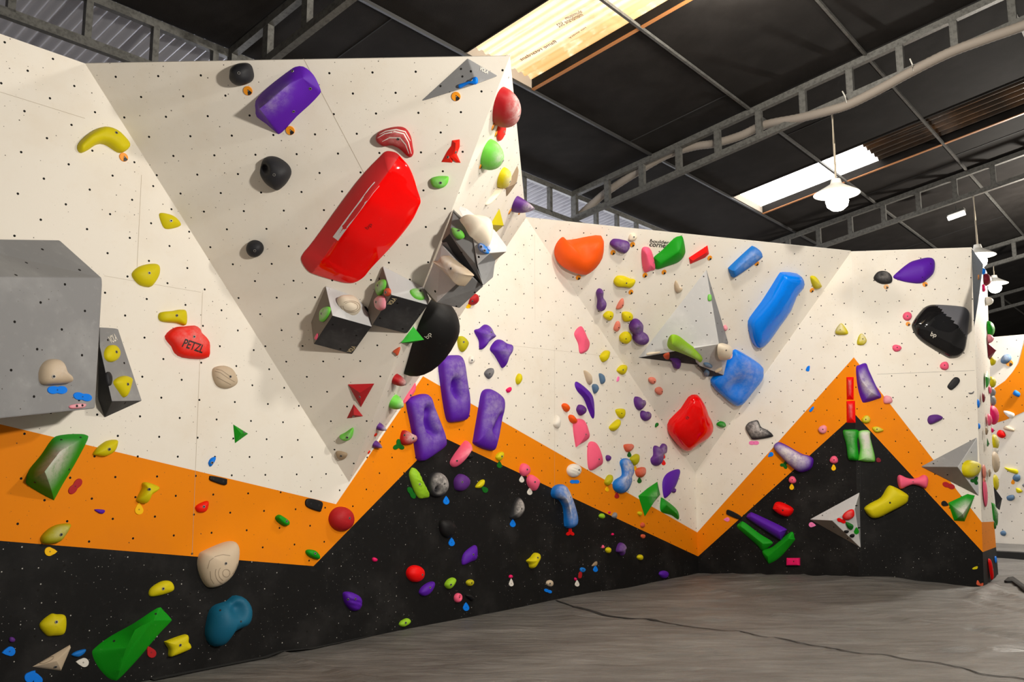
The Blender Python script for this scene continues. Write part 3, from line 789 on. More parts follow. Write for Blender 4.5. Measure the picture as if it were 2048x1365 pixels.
def G(c, col, kind, cx, cy, s, label, rot=-90, e=1.6, hole=True, **kw):
    """flat route tag"""
    pts = shape(c, kind, cx, cy, s, rot, e) if isinstance(kind, str) else kind
    return K(c, col, pts, label, d=0.007, p=6, name='route_tag', cat='route tag', bolts=[(cx, cy)] if hole else [], ring='dot', lump=0, lift=0.5, boltk=0.6, **kw)
M_mark_o = plain('marker_orange', rgb(240, 150, 20), 0.5); M_mark_k = plain('marker_black', (0.012, 0.012, 0.012, 1), 0.5); M_mark_w = plain('marker_white', (0.7, 0.68, 0.62, 1), 0.5)
def B(c, cx, cy, label, r=0.034, on=None, faded=False):
    """round orange finish marker with its black wedge"""
    hh = hit(*px(c, cx, cy), on)
    if hh is None: print('NOHIT', label); return
    mw = frame(hh[0], hh[1])
    o = lathe('finish_marker', [(r, 0.0005), (r, 0.006), (r * 0.96, 0.008)], M_mark_o if not faded else plain('marker_faded', rgb(238, 180, 120), 0.6), mw, None, 24)
    vs = [V((0, r * 0.35, 0.0095))]
    for i in range(9):
        a = math.radians(-95 + 75 * i / 8); vs.append(V((r * 0.93 * math.cos(a), r * 0.93 * math.sin(a), 0.0095)))
    mkobj('wedge_print', vs, [tuple(range(len(vs)))], M_mark_k, None, o)
    k = [V((r * 0.10 + r * 0.09 * math.cos(6.283 * i / 8), r * 0.0 + r * 0.09 * math.sin(6.283 * i / 8), 0.0105)) for i in range(8)]
    mkobj('peak_print', k, [tuple(range(8))], M_mark_w, None, o)
    tag(o, label, 'marker', 'round orange finish markers'); return o
def VOL(c, verts, faces, mats, fm, label, base=None, on=None, bolts=(), text=(), name='climbing_volume', bevel=0.006, group='grey faceted volumes', rim=True):
    """faceted plywood volume: corners given by where they show and how far they stand off the wall (metres)"""
    pp = [px(c, x, y) for x, y, h in verts]
    cx, cy = base or centroid(pp)
    hh = hit(cx, cy, on); P, n = hh[0], hh[1]
    P = P if not on else P
    mw = frame(P, n); inv = mw.inverted()
    vs = []
    for q, (_, _, h) in zip(pp, verts):
        if isinstance(h, tuple):                                    # lies in the plane of three corners already placed
            a_, b_, c_ = (mw @ vs[k] for k in h); vs.append(inv @ onplane(q[0], q[1], a_, (b_ - a_).cross(c_ - a_)))
        else: vs.append(inv @ onplane(q[0], q[1], P + n * h, n))
    bm = bmesh.new(); bv = [bm.verts.new(v) for v in vs]
    for f, i in zip(faces, fm):
        fc = bm.faces.new([bv[k] for k in f]); fc.material_index = i
    # carry the open rim down to the wall and close the back
    ed = [e for e in bm.edges if len(e.link_faces) == 1]
    if rim and any(v_.co.z > 0.004 for e in ed for v_ in e.verts):
        r = bmesh.ops.extrude_edge_only(bm, edges=ed)
        for v_ in r['geom']:
            if isinstance(v_, bmesh.types.BMVert): v_.co.z = min(v_.co.z, 0.0005)
        bmesh.ops.remove_doubles(bm, verts=bm.verts, dist=0.003)
        ed = [e for e in bm.edges if len(e.link_faces) == 1]
    bmesh.ops.contextual_create(bm, geom=ed)
    bmesh.ops.recalc_face_normals(bm, faces=bm.faces)
    bmesh.ops.triangulate(bm, faces=bm.faces)
    me = bpy.data.meshes.new(name); bm.to_mesh(me); bm.free()
    for m in mats: me.materials.append(m)
    o = bpy.data.objects.new(name, me); C.objects.link(o); o.matrix_world = mw
    bpy.context.view_layer.update()
    register(o, label)
    if bevel:
        b = o.modifiers.new('edge', 'BEVEL'); b.width = bevel; b.segments = 2; b.limit_method = 'ANGLE'; b.angle_limit = math.radians(20)
    tag(o, label, 'climbing volume', group)
    bv_ = obvh(o)
    for x, y in bolts: add_bolt(o, bv_, *px(c, x, y), 'dot', 1.0)
    return o
def surf_text(o, body, c, a, b, mat, hpx, bold=0.0, shear=0.0, flip=False):
    """lettering on the surface of o between two picture points (its baseline direction)"""
    bv_ = obvh(o); (x0, y0), (x1, y1) = px(c, *a), px(c, *b)
    pts = [bv_.ray_cast(EYE, ray(*q)) for q in ((x0, y0), (x1, y1), ((x0 + x1) / 2, (y0 + y1) / 2))]
    if any(r[0] is None for r in pts): print('TEXTMISS', body); return
    n = pts[2][1]; n = n if n.dot(ray(x0, y0)) < 0 else -n
    x = pts[1][0] - pts[0][0]; w = x.length; x = (x - n * x.dot(n)).normalized(); y = n.cross(x)
    m = Matrix((x, y, n)).transposed().to_4x4(); m.translation = pts[2][0] + n * 0.002
    h = w * hpx / math.dist((x0, y0), (x1, y1)) / SC.get(c, 3.9)
    q = text_mesh(body, mat, w, o, m, height=h, bold=bold, shear=shear, surf=bv_)
    return q

def STRIP(o, c, pts, wpx, mat, name, dz=0.0015, n=6, taper=False):
    """narrow band lying on the surface of o along picture points: a painted reflection, a groove, a printed line"""
    bv_ = obvh(o); pp = [px(c, *q) for q in pts]; path = []
    for k in range(len(pp) - 1):
        for m in range(n): path.append((pp[k][0] + (pp[k + 1][0] - pp[k][0]) * m / n, pp[k][1] + (pp[k + 1][1] - pp[k][1]) * m / n))
    path.append(pp[-1]); inv = o.matrix_world.inverted(); vs, fs = [], []; w = wpx / SC.get(c, 3.9) / 2
    for k, (x, y) in enumerate(path):
        a, b = path[max(0, k - 1)], path[min(len(path) - 1, k + 1)]; L = math.dist(a, b) or 1
        nx, ny = -(b[1] - a[1]) / L, (b[0] - a[0]) / L; ww = w * (math.sin(math.pi * (k + .35) / (len(path) - .3)) ** .5 if taper else 1)
        rr = [bv_.ray_cast(EYE, ray(x + nx * ww * s_, y + ny * ww * s_)) for s_ in (-1, 1)]
        if any(r[0] is None for r in rr): continue
        for r in rr:
            nn = r[1] if r[1].dot(r[0] - EYE) < 0 else -r[1]; vs.append(inv @ (r[0] + nn * dz))
    for k in range(len(vs) // 2 - 1): fs.append((2 * k, 2 * k + 1, 2 * k + 3, 2 * k + 2))
    if fs: return mkobj(name, vs, fs, mat, None, o, smooth=60)
M_reflstreak = plain('painted_reflection', (0.70, 0.64, 0.64, 1), 0.35)
M_groove = plain('carved_line', (0.34, 0.26, 0.18, 1), 0.7)
M_pale = plain('pale_line', (0.75, 0.66, 0.62, 1), 0.6)
# ------------------------------------------------------------------ faceted volumes
M_vg = wallmat('volume_grey', (0.25, 0.25, 0.255, 1), (0.03, 0.05), DK, 0.3, stain=(0.42, 0.42, 0.42, 1), stainamt=0.5)
M_vl = wallmat('volume_pale', (0.56, 0.56, 0.565, 1), (0.03, 0.05), DK, 0.3, stain=(0.74, 0.73, 0.72, 1), stainamt=0.7)
M_vd = wallmat('volume_charcoal', (0.035, 0.035, 0.038, 1), (0.03, 0.05), DK, 0.1, stain=(0.13, 0.13, 0.13, 1), stainamt=0.45)
M_vt = wallmat('volume_dusty', (0.22, 0.19, 0.16, 1), (0.03, 0.05), DK, 0.3, stain=(0.32, 0.28, 0.23, 1), stainamt=0.5)
VOL('.', [(120, 480, 0), (205, 556, .42), (190, 818, .42), (-140, 853, .75), (-140, 553, .75), (-140, 476, 0), (178, 800, 0.0), (-140, 812, 0)],
    [(5, 4, 1, 0), (4, 3, 2, 1), (0, 1, 2, 6), (3, 7, 6, 2)], [M_vg], [0] * 4, 'large grey box-shaped volume cut off by the left edge', base=(100, 650), on='wall_left', bevel=0.012, bolts=())
v = VOL('.', [(199, 655, 0.02), (236, 657, 0), (284, 802, 0), (224, 803, .20), (209, 836, 0), (199, 690, .16), (196, 800, 0)],
    [(0, 1, 5), (1, 2, 3, 5), (2, 4, 3), (3, 4, 6, 5), (0, 5, 6)], [M_vg, M_vd], [0, 0, 1, 1, 1], 'dark grey wedge volume with two yellow holds beside the large grey box', base=(235, 740), on='wall_left')
surf_text(v, 'VOLA', 'f', (852, 1292), (905, 1262), M_whiteprint, 34, bold=0.02)
# corner cubes under the big red hold
CF = [(0, 1, 2, 3, 4), (0, 4, 5, 6, 7), (4, 3, 8, 5)]
v = VOL('y', [(283, 368, 0.02), (655, 490, 0.0), (780, 610, .02), (908, 912, .13), (375, 762, .26), (120, 1150, .13), (85, 860, 0.0), (84, 850, 0), (640, 1288, (3, 4, 5))],
    CF, [M_vl, M_vt, M_vd], [0, 1, 2], 'left of the two dark-fronted cube volumes below the big red hold', base=(670, 640), on='wall_overhang')
surf_text(v, 'VOLA', 'y', (600, 1258), (672, 1178), M_goldprint, 50, bold=0.02)
v = VOL('y', [(1062, 95, 0.02), (1620, 375, 0.0), (1655, 440, .02), (1680, 615, .12), (1180, 478, .25), (915, 890, .13), (855, 690, 0), (860, 640, 0), (1390, 1012, (3, 4, 5))],
    CF, [M_vl, M_vt, M_vd], [0, 1, 2], 'right of the two dark-fronted cube volumes, touching the crystal-shaped volume', base=(795, 600), on='wall_overhang')
surf_text(v, 'VOLA', 'y', (1148, 610), (1225, 520), M_goldprint, 55, bold=0.02)
# crystal made of three shards on the nose of the wedge
v = VOL('x', [(245, 500, .06), (42, 1008, .04), (190, 1170, .22), (548, 835, .34), (450, 1232, 0.10), (720, 985, .22), (140, 1145, 0.0), (330, 470, .10)],
    [(0, 1, 2, 3), (2, 4, 5, 3), (1, 6, 4, 2), (0, 3, 5, 7)], [M_vl, M_vg, M_vt], [0, 1, 2, 1], 'lower left shard of the grey crystal-shaped volume, holding a beige block hold', base=(905, 545), on='wall_overhang')
v = VOL('x', [(378, 122, 0.03), (245, 475, .03), (335, 385, .16), (722, 975, .30), (590, 375, .22), (640, 740, .30), (560, 330, .1)],
    [(0, 1, 2), (1, 3, 2), (0, 2, 3, 5, 4), (0, 4, 6)], [M_vt, M_vd, M_vg], [0, 1, 2, 2], 'narrow middle shard of the crystal-shaped volume with a pale green hold', base=(920, 500), on='wall_overhang')
v = VOL('x', [(440, 110, 0.1), (590, 375, .23), (650, 742, .32), (800, 605, .34), (985, 590, .12), (840, 410, .15), (855, 690, .18), (830, 885, .12), (722, 978, .26), (520, 130, 0.08)],
    [(0, 1, 2, 3, 5, 9), (5, 3, 4), (2, 8, 7, 6, 3), (3, 6, 4)], [M_vl, M_vl, M_vg, M_vt], [0, 1, 2, 3], 'pale right shard of the crystal-shaped volume below the large white hold', base=(955, 500), on='wall_overhang')
# triangle at the top of the wedge
v = VOL('c', [(527, 452, 0), (768, 592, 0), (150, 797, 0), (600, 655, .10)], [(0, 2, 3), (0, 3, 1), (2, 1, 3)], [M_vg, M_vt], [0, 0, 1], 'grey triangle volume with a blue hold at the top right of the wedge', base=(935, 155), on='wall_overhang', bolts=[(487, 597), (476, 538), (316, 672)])
surf_text(v, 'VOLA', 'c', (622, 532), (690, 568), M_whiteprint, 34, bold=0.03)
# pyramid on the corner overhang
VOL('z', [(718, 42, 0), (78, 875, 0), (838, 742, .36), (925, 730, .02), (845, 1000, .0), (660, 945, 0.02)], [(0, 1, 2), (0, 2, 3), (1, 5, 2), (5, 4, 2), (2, 4, 3)], [M_vl, M_vg, M_vd], [0, 1, 2, 2, 1],
    'tall pale triangular volume with a lime hold across its lower edge', base=(1390, 660), on='wall_corner_overhang')
VOL('z', [(586, 786, .27), (838, 745, .365), (882, 1040, .12), (655, 950, .16), (720, 1055, 0.0), (918, 880, 0.06), (930, 770, .05)], [(0, 3, 2, 1), (3, 4, 2), (1, 2, 5, 6)], [M_vl, M_vd, M_vl], [0, 1, 2],
    'small pale corner volume joined below the tall pale triangular volume', base=(1430, 710), on='wall_corner_overhang')
VOL('o', [(1383, 757, 0), (938, 990, 0), (1398, 1224, 0), (1230, 992, .26)], [(0, 1, 3), (0, 3, 2), (1, 2, 3)], [M_vg, M_vl, M_vt], [0, 1, 2], 'grey pyramid volume at the right-hand arete holding a round yellow hold', base=(1910, 935), on='wall_right_front', bevel=0.01)
VOL('o', [(465, 1190, 0), (75, 1402, 0), (475, 1627, 0), (250, 1411, .17), (428, 1318, .17)], [(0, 1, 3, 4), (0, 4, 2), (1, 2, 3), (3, 2, 4)], [M_vl, M_vg, M_vt, M_vl], [0, 1, 2, 3], 'white triangular volume low on the black part of the right wall', base=(1690, 1040), on='wall_right')
VOL('v', [(318, 160, 0.0), (398, 270, .20), (362, 535, .20), (335, 700, 0)], [(0, 1, 2, 3)], [wallmat('volume_blue_grey', (0.12, 0.15, 0.19, 1), (0, 0), DK, .2)], [0], 'slim blue-grey volume on the shaded end of the wall below its top corner', base=(1951, 560), on='wall_end', rim=False)
def KM(x, y, rx, ry, d, col, label, p=2, rot=0, chalk=0, sharp=False, on='wall_overhang_return', top=(0, 0), n=16, name='climbing_hold', bolt=True, pts=None, cat='climbing hold', shift=True):
    hh = hit(x, y, on)
    if hh is None: print('NOHIT', label); return
    mw = frame(hh[0], hh[1]); a = math.radians(rot); m = []
    src = pts or [(math.cos(2 * math.pi * i / n), math.sin(2 * math.pi * i / n)) for i in range(n)]
    m = [(x_ * rx * math.cos(a) - y_ * ry * math.sin(a), x_ * rx * math.sin(a) + y_ * ry * math.cos(a)) for x_, y_ in src]
    oc = straight(m, 20) if sharp else catmull(m, 32)
    R_ = 8; vs = [V((x_, y_, 0.0005)) for x_, y_ in oc]; k = len(oc); fs = []
    seed = V((RNG.uniform(0, 40), 0, 0))
    for q in range(1, R_ + 1):
        s = (1 - math.cos(q / R_ * math.pi / 2)) * .94 if p > 1.2 else q / R_ * .94
        f = (1 - (1 - s) ** p) ** (1 / p)
        for x_, y_ in oc:
            tx, ty = top[0] * d, top[1] * d
            vs.append(V((x_ + (tx - x_) * s, y_ + (ty - y_) * s, .003 + (d - .003) * f)))
    vs.append(V((top[0] * d, top[1] * d, d)))
    for q in range(R_):
        for i in range(k): fs.append((q * k + i, q * k + (i + 1) % k, (q + 1) * k + (i + 1) % k, (q + 1) * k + i))
    for i in range(k): fs.append((R_ * k + i, R_ * k + (i + 1) % k, len(vs) - 1))
    fs.append(tuple(range(k - 1, -1, -1)))
    o = mkobj(name, vs, fs, plastic(col, chalk), mw, smooth=22 if sharp else 50)
    tag(o, label, cat, '%s %ss' % (COLNAME.get(col, col), cat))
    if bolt and d > .02:
        b = bpy.data.objects.new('bolt', bolt_mesh('ring')); C.objects.link(b); b.parent = o
        b.matrix_local = Matrix.Translation((top[0] * d, top[1] * d, d - .001))
    return o
# ------------------------------------------------------------------ upper left
K('a', 'yellow', [(620, 1130), (650, 1085), (720, 1025), (790, 990), (850, 985), (910, 1005), (970, 1050), (1015, 1100), (1022, 1140), (990, 1175), (950, 1187), (910, 1170), (850, 1130), (800, 1115), (750, 1130), (700, 1165), (650, 1187), (625, 1170)], 'yellow banana-shaped hold arching near the top left panel edge', d=.09, spine=[(655, 1135, .7), (720, 1075, 1), (830, 1035, 1), (920, 1080, 1), (965, 1130, .8)], bolts=[(908, 1036)], chalk=0)
B('a', 963, 1228, 'orange marker under the yellow banana-shaped hold')
K('b', 'dark', [(235, 530), (280, 503), (350, 498), (385, 520), (400, 560), (405, 610), (380, 650), (310, 675), (260, 660), (225, 620), (225, 570)], 'black round hold at the top left of the large wedge', d=.13, bolts=[(303, 570)])
B('b', 375, 708, 'orange marker under the top left black round hold')
K('b', 'purple', [(415, 800), (470, 730), (560, 650), (680, 560), (730, 530), (790, 528), (850, 570), (890, 625), (927, 710), (920, 745), (840, 830), (740, 920), (650, 1020), (605, 1058), (580, 1050), (500, 980), (425, 925), (415, 870)], 'big purple block hold near the top of the large wedge', d=.2, p=1.0, lump=0, spine=[(465, 850, 1), (560, 775, .95), (690, 660, .62), (800, 610, .3)], bolts=[(722, 556), (860, 692), (730, 870)], chalk=1, lift=.3)
B('b', 705, 1018, 'orange marker at the lower tip of the big purple block hold')
K('b', 'dark', [(465, 1290), (485, 1250), (530, 1232), (590, 1240), (650, 1275), (690, 1320), (698, 1375), (660, 1445), (610, 1490), (585, 1490), (530, 1455), (485, 1405), (460, 1350)], 'black pocketed hold left of the big red hold', d=.14, bolts=[(578, 1365)], dents=[(512, 1310, 34, .09)])
K('g', 'dark', (422, 582, 134, 130, 0, .03), 'small black button hold below the black pocketed hold', d=.08, bolts=[(427, 592)])
o = K('b', 'darkred', [(1367, 1085), (1385, 1040), (1450, 1010), (1540, 995), (1600, 1010), (1640, 1070), (1655, 1150), (1662, 1200), (1645, 1232), (1615, 1225), (1550, 1165), (1490, 1140), (1430, 1147), (1385, 1120)], 'chalky dark red curved hold just above the big red hold', d=.09, spine=[(1400, 1085, .8), (1500, 1050, 1), (1590, 1080, 1), (1630, 1190, .6)], bolts=[(1545, 1085)], chalk=1)
for pts_ in ([(1385, 1078), (1440, 1045), (1520, 1028), (1590, 1045), (1625, 1110), (1648, 1200)], [(1400, 1050), (1450, 1025), (1530, 1012), (1600, 1028), (1640, 1100)], [(1420, 1105), (1480, 1075), (1560, 1075), (1605, 1130), (1630, 1200)]): STRIP(o, 'b', pts_, 9, M_pale, 'chalked_rib', n=3, taper=True)
o = K('.', 'red', [(600, 524), (605, 509), (626, 483), (713, 365), (759, 315), (769, 306), (779, 305), (792, 309), (803, 320), (815, 334), (825, 355), (833, 381), (840, 404), (836, 418), (820, 449), (785, 493), (741, 540), (726, 558), (708, 569), (690, 570), (668, 565), (631, 554), (613, 545)], 'biggest hold, a glossy red slab with a matte edge on the wedge', d=.17, p=1.3, spine=[(776, 345, .55), (735, 400, 1), (690, 465, 1), (655, 520, .5)], gloss=True, split=(630, 540, 796, 318, 'mattered', 0), lift=.25, lump=0)
STRIP(o, '.', [(671, 478), (690, 452), (720, 412), (742, 382), (754, 368)], 13, M_reflstreak, 'reflection_streak')  # reflected light painted as a pale strip along the ridge
surf_text(o, 'bp', '.', (733, 458), (743, 448), M_redprint, 10)
K('h', 'palegreen', [(235, 55), (245, 30), (300, 15), (360, 15), (378, 25), (370, 70), (340, 100), (300, 108), (255, 95)], 'light green half-moon hold right of the big red hold', d=.06, bolts=[(316, 62)], chalk=1)
K('c', 'scarlet', [(320, 1270), (365, 1185), (398, 1140), (405, 1100), (465, 1092), (465, 1150), (442, 1210), (472, 1275), (440, 1275), (412, 1242), (405, 1275)], 'orange-red shard hold above the light green half-moon hold', d=.05, sharp=True, p=1, spine=[(380, 1230, .8), (430, 1190, 1), (435, 1120, .8)], bolts=[(435, 1188), (375, 1227)])
K('c', 'blue', [(452, 670), (465, 655), (540, 630), (580, 600), (600, 605), (603, 640), (580, 658), (530, 655), (470, 685), (455, 683)], 'small blue stick hold on the grey triangle volume', d=.03, spine=[(470, 670, .8), (590, 628, 1)], bolts=[(556, 626)])
B('c', 437, 752, 'orange marker under the grey triangle volume')
TRI = [(0, 1), (-.87, -.5), (.87, -.5)]
KM(1000, 213, .26, .125, .17, 'darkred', 'chalky dark red dome hold on the nose of the wedge, topmost at the edge', chalk=2, p=2.2)
KM(1001, 260, .17, .075, .035, 'scarlet', 'orange-red flat disc hold under the chalky dark red dome')
B('c', 728, 985, 'orange marker on the wedge edge under the dark red dome', on='wall_overhang_return')
B('c', 753, 1035, 'orange marker beside the orange-red flat disc hold', on='wall_overhang_return')
KM(974, 308, .20, .115, .14, 'palegreen', 'light green two-lobed hold on the wedge edge under the red disc', chalk=2, p=2, top=(.2, .1))
B('c', 632, 1288, 'orange marker under the light green two-lobed hold', on='wall_overhang_return')
KM(1003, 355, .17, .09, .09, 'yellow', 'chalky yellow hold on the wedge edge beside the tan plywood block', chalk=2, p=2.4)
KM(1024, 362, .14, .14, .05, 'tan', 'small tan plywood block beside the chalky yellow hold', sharp=True, p=1.1, pts=[(-.9, .9), (.2, 1), (.9, .5), (.8, -1), (-.9, -.9)])
B('h', 828, 85, 'orange marker under the small tan plywood block', on='wall_overhang_return')
KM(990, 384, .22, .025, .05, 'cream', 'slim cream stick hold leaning under the chalky yellow hold', p=2.4, bolt=False, rot=55)
KM(1030, 408, .15, .085, .21, 'violet', 'purple cone hold with a chalky tip jutting from the wedge edge', chalk=2, p=1.5, top=(.1, .25))
B('h', 855, 285, 'orange marker left under the purple cone hold', on='wall_overhang_return')
B('h', 932, 290, 'orange marker right under the purple cone hold', on='wall_overhang_return')
KM(1046, 417, .06, .03, .012, 'tagpink', 'small pink tag under the purple cone hold', name='route_tag', bolt=False, cat='route tag')
KM(992, 447, .24, .10, .08, 'yellow', 'yellow triangular hold right of the large white hold', sharp=True, p=1, pts=[(-.9, 1), (.9, -.4), (-1, -.9)], top=(.1, .2))
# on the crystal volume
K('x', 'palegreen', [(358, 315), (400, 318), (470, 345), (500, 390), (485, 425), (430, 437), (385, 410), (362, 365)], 'pale green hold on the middle shard of the crystal volume', k=.5, bolts=[(440, 350)], chalk=1)
K('x', 'cream', [(480, 180), (560, 178), (650, 178), (740, 200), (800, 245), (825, 300), (832, 370), (815, 470), (790, 510), (720, 470), (640, 400), (590, 360), (540, 270)], 'large white rounded hold on top of the crystal volume', d=.13, chalk=1, p=2.4)
K('x', 'beige', [(168, 700), (215, 700), (250, 660), (300, 640), (550, 830), (548, 880), (470, 975), (440, 960), (300, 820)], 'beige notched block hold on the lower left shard of the crystal', d=.11, p=3.5, chalk=2, bolts=[(352, 783)])
K('x', 'skyblue', [(655, 520), (680, 490), (730, 520), (775, 590), (770, 615), (720, 610), (670, 570)], 'small chalky blue hold on the pale right shard', k=.4, chalk=2, bolts=[(695, 535), (735, 578)])
K('x', 'skyblue', [(752, 535), (775, 520), (800, 560), (795, 585), (770, 560)], 'tiny chalky blue chip right of the small chalky blue hold', k=.3, chalk=2)
K('h', 'darkred', (572, 968, 88, 88), 'dark red ball hold under the crystal-shaped volume', k=.7, bolts=[(565, 985)], on='wall_left')
G('h', 'tagyellow', 'drop', 527, 1020, 22, 'yellow tag under the dark red ball by the crystal volume', rot=180, on='wall_left', hole=False)
# on the cubes
K('y', 'palegreen', [(210, 690), (260, 645), (315, 640), (330, 690), (300, 770), (240, 840), (200, 835), (198, 760)], 'light green oval hold on the left cube volume', k=.32, chalk=2, bolts=[(222, 735)])
o = K('y', 'cream', [(465, 500), (540, 480), (630, 490), (710, 540), (755, 610), (760, 690), (690, 730), (610, 700), (520, 640), (470, 570)], 'cream ringed disc hold on the left cube volume', d=.09, p=2.6)
for q_ in (1.0, .78): STRIP(o, 'y', [(620 + 128 * q_ * math.cos(a_ / 6), 640 + 78 * q_ * math.sin(a_ / 6)) for a_ in range(-14, 21)], 7, M_groove, 'carved_ring', n=2)
K('y', 'pink', [(130, 1070), (165, 1005), (172, 1030), (150, 1090)], 'small pink chip at the lower left of the left cube', k=.3, chalk=1)
K('y', 'black', [(790, 640), (830, 645), (862, 690), (850, 730), (800, 680)], 'small black hold wedged between the two cube volumes', k=.5, on='wall_overhang')
K('y', 'palegreen', [(965, 340), (1000, 285), (1060, 265), (1088, 300), (1080, 380), (1030, 470), (990, 485), (962, 420)], 'light green oval hold at the top of the right cube', k=.32, chalk=2, bolts=[(992, 350)])
K('y', 'rust', [(1085, 430), (1100, 390), (1140, 390), (1158, 440), (1130, 490), (1092, 490)], 'small coral hold beside the green oval on the right cube', k=.5, chalk=1, bolts=[(1100, 445)])
K('y', 'palepink', [(950, 540), (1000, 490), (1060, 500), (1080, 580), (1070, 660), (1010, 690), (965, 660), (948, 600)], 'chalky pink hold low on the left face of the right cube', k=.36, chalk=2, bolts=[(970, 577)])
K('y', 'palegreen', [(1440, 420), (1480, 390), (1560, 395), (1610, 440), (1640, 510), (1610, 540), (1530, 525), (1470, 480)], 'mint chalky hold on the white face of the right cube', k=.35, chalk=2, bolts=[(1573, 425)])
o = KM(838, 672, .19, .42, .33, 'black', 'large black macro hold with a white logo jutting out under the crystal volume', p=2.0, rot=28, top=(0, .40), bolt=False, pts=[(0, -1), (.35, -.6), (.8, 0), (1, .45), (.7, .9), (0, 1), (-.7, .9), (-1, .45), (-.8, 0), (-.35, -.6)])
surf_text(o, 'bp', 'h', (208, 1275), (240, 1238), M_whiteprint, 40, bold=0.0)
# lower wedge
K('l', 'darkred', [(1148, 362), (1355, 355), (1250, 540)], 'larger dark red triangle hold low on the wedge', sharp=True, p=1, d=.08, spine=[(1248, 415, 1)], bolts=[(1247, 445)])
K('l', 'darkred', [(1195, 512), (1268, 605), (1142, 622)], 'smaller dark red triangle hold under the larger triangle', sharp=True, p=1, d=.05, spine=[(1200, 585, 1)], bolts=[(1197, 598)])
K('l', 'palegreen', [(1085, 762), (1130, 735), (1190, 698), (1188, 755), (1165, 782), (1120, 787)], 'light green edge hold under the red triangles', k=.6, bolts=[(1148, 762)], chalk=1)
K('l', 'tan', [(1060, 878), (1100, 875), (1148, 895), (1130, 930), (1090, 940), (1065, 915)], 'tan hold lowest on the wedge, left of its tip', k=.35, bolts=[(1100, 907)])
K('l', 'rust', [(1505, 90), (1560, 60), (1548, 115), (1535, 125), (1520, 105)], 'small rust wedge beside the edge under the right cube', k=.4, on='wall_overhang')
KM(818, 673, .17, .10, .13, 'green', 'green faceted hold in front of the black flat macro hold', p=1, sharp=True, pts=[(-1, -.9), (-.2, .9), (.9, .6), (.8, -.5)], top=(.1, .25), bolt=False)
KM(790, 758, .10, .05, .11, 'darkred', 'chalky dark red curled hold on the wedge return', chalk=2, p=2)
KM(786, 803, .12, .07, .11, 'palegreen', 'green and white hold under the dark red curled hold', chalk=2, p=1.8)
KM(757, 853, .07, .035, .08, 'violet', 'upper of two lilac chalky cones near the wedge tip', chalk=2, p=1.6)
KM(749, 888, .07, .035, .08, 'violet', 'lower of two lilac chalky cones near the wedge tip', chalk=1, p=1.6)
KM(751, 870, .05, .018, .008, 'scarlet', 'red tag between the two lilac cones', bolt=False, name='route_tag', cat='route tag')
KM(738, 905, .05, .018, .008, 'scarlet', 'red tag under the lower lilac cone', bolt=False, name='route_tag', cat='route tag')
K('A', 'pink', [(305, 770), (330, 690), (380, 620), (412, 572), (420, 610), (405, 660), (350, 730)], 'slim pink hold left of the orange peak', k=.6, d=.04, on='wall_left', bolts=[(370, 688)])
# ------------------------------------------------------------------ left wall
K('f', 'yellow', [(1252, 300), (1320, 302), (1380, 330), (1420, 385), (1380, 410), (1310, 420), (1275, 390)], 'yellow fan-shaped hold close to the wedge edge', k=.4, p=1.5, bolts=[(1335, 358)])
K('f', 'yellow', [(1040, 780), (1070, 730), (1130, 700), (1210, 690), (1250, 710), (1248, 780), (1200, 860), (1160, 873), (1090, 850)], 'round yellow hold right of the large grey box', k=.35, bolts=[(1165, 766)])
K('f', 'yellow', [(1255, 1075), (1350, 1060), (1410, 1050), (1457, 1065), (1455, 1170), (1380, 1155), (1260, 1138)], 'yellow rectangular hold directly above the red lettered hold', k=.5, p=2.5, bolts=[(1380, 1098)])
o = K('f', 'scarlet', [(1305, 1255), (1350, 1205), (1400, 1182), (1450, 1180), (1520, 1172), (1560, 1195), (1575, 1230), (1610, 1262), (1640, 1310), (1642, 1370), (1635, 1425), (1560, 1435), (1440, 1422), (1380, 1387), (1357, 1337), (1325, 1300)], 'red hold with black lettering and chalk across its top', d=.10, p=2.6, bolts=[(1515, 1263)], chalk=1)
surf_text(o, 'PETZL', 'k', (1432, 22), (1590, 75), M_print, 62, bold=0.015, shear=0.1)
o = K('l', 'beige', [(110, 250), (125, 215), (190, 200), (250, 220), (285, 270), (300, 330), (270, 365), (210, 380), (150, 360), (120, 310)], 'beige wood-look hold below the red lettered hold', d=.08, bolts=[(237, 288)])
for pts_ in ([(118, 245), (160, 258), (220, 300), (285, 338)], [(125, 228), (170, 240), (230, 282)], [(130, 290), (180, 318), (240, 350)]): STRIP(o, 'l', pts_, 5, M_groove, 'carved_line', n=3)
K('l', 'green', [(268, 660), (385, 733), (282, 808)], 'small green triangle hold in the middle of the left wall', sharp=True, p=1, d=.045, spine=[(320, 733, 1)], bolts=[(343, 722)])
K('l', 'blue', [(70, 960), (90, 925), (123, 915), (115, 950), (85, 990)], 'small blue leaf hold above the orange band', k=.5, bolts=[(95, 960)])
K('l', 'black', [(75, 1075), (90, 1062), (200, 1085), (210, 1100), (195, 1135), (85, 1100)], 'left of two flat black plates on the orange band edge', d=.02, p=5, bolts=[(105, 1085), (182, 1105)], ring='dot')
K('l', 'black', [(840, 1240), (950, 1265), (945, 1330), (925, 1340), (830, 1300)], 'right of two flat black plates on the orange band edge', d=.02, p=5, bolts=[(867, 1278), (928, 1292)], ring='dot')
K('k', 'scarlet', [(1530, 1310), (1560, 1280), (1625, 1258), (1625, 1310), (1600, 1345), (1550, 1345)], 'small red pear hold on the orange band', k=.5, bolts=[(1590, 1303)])
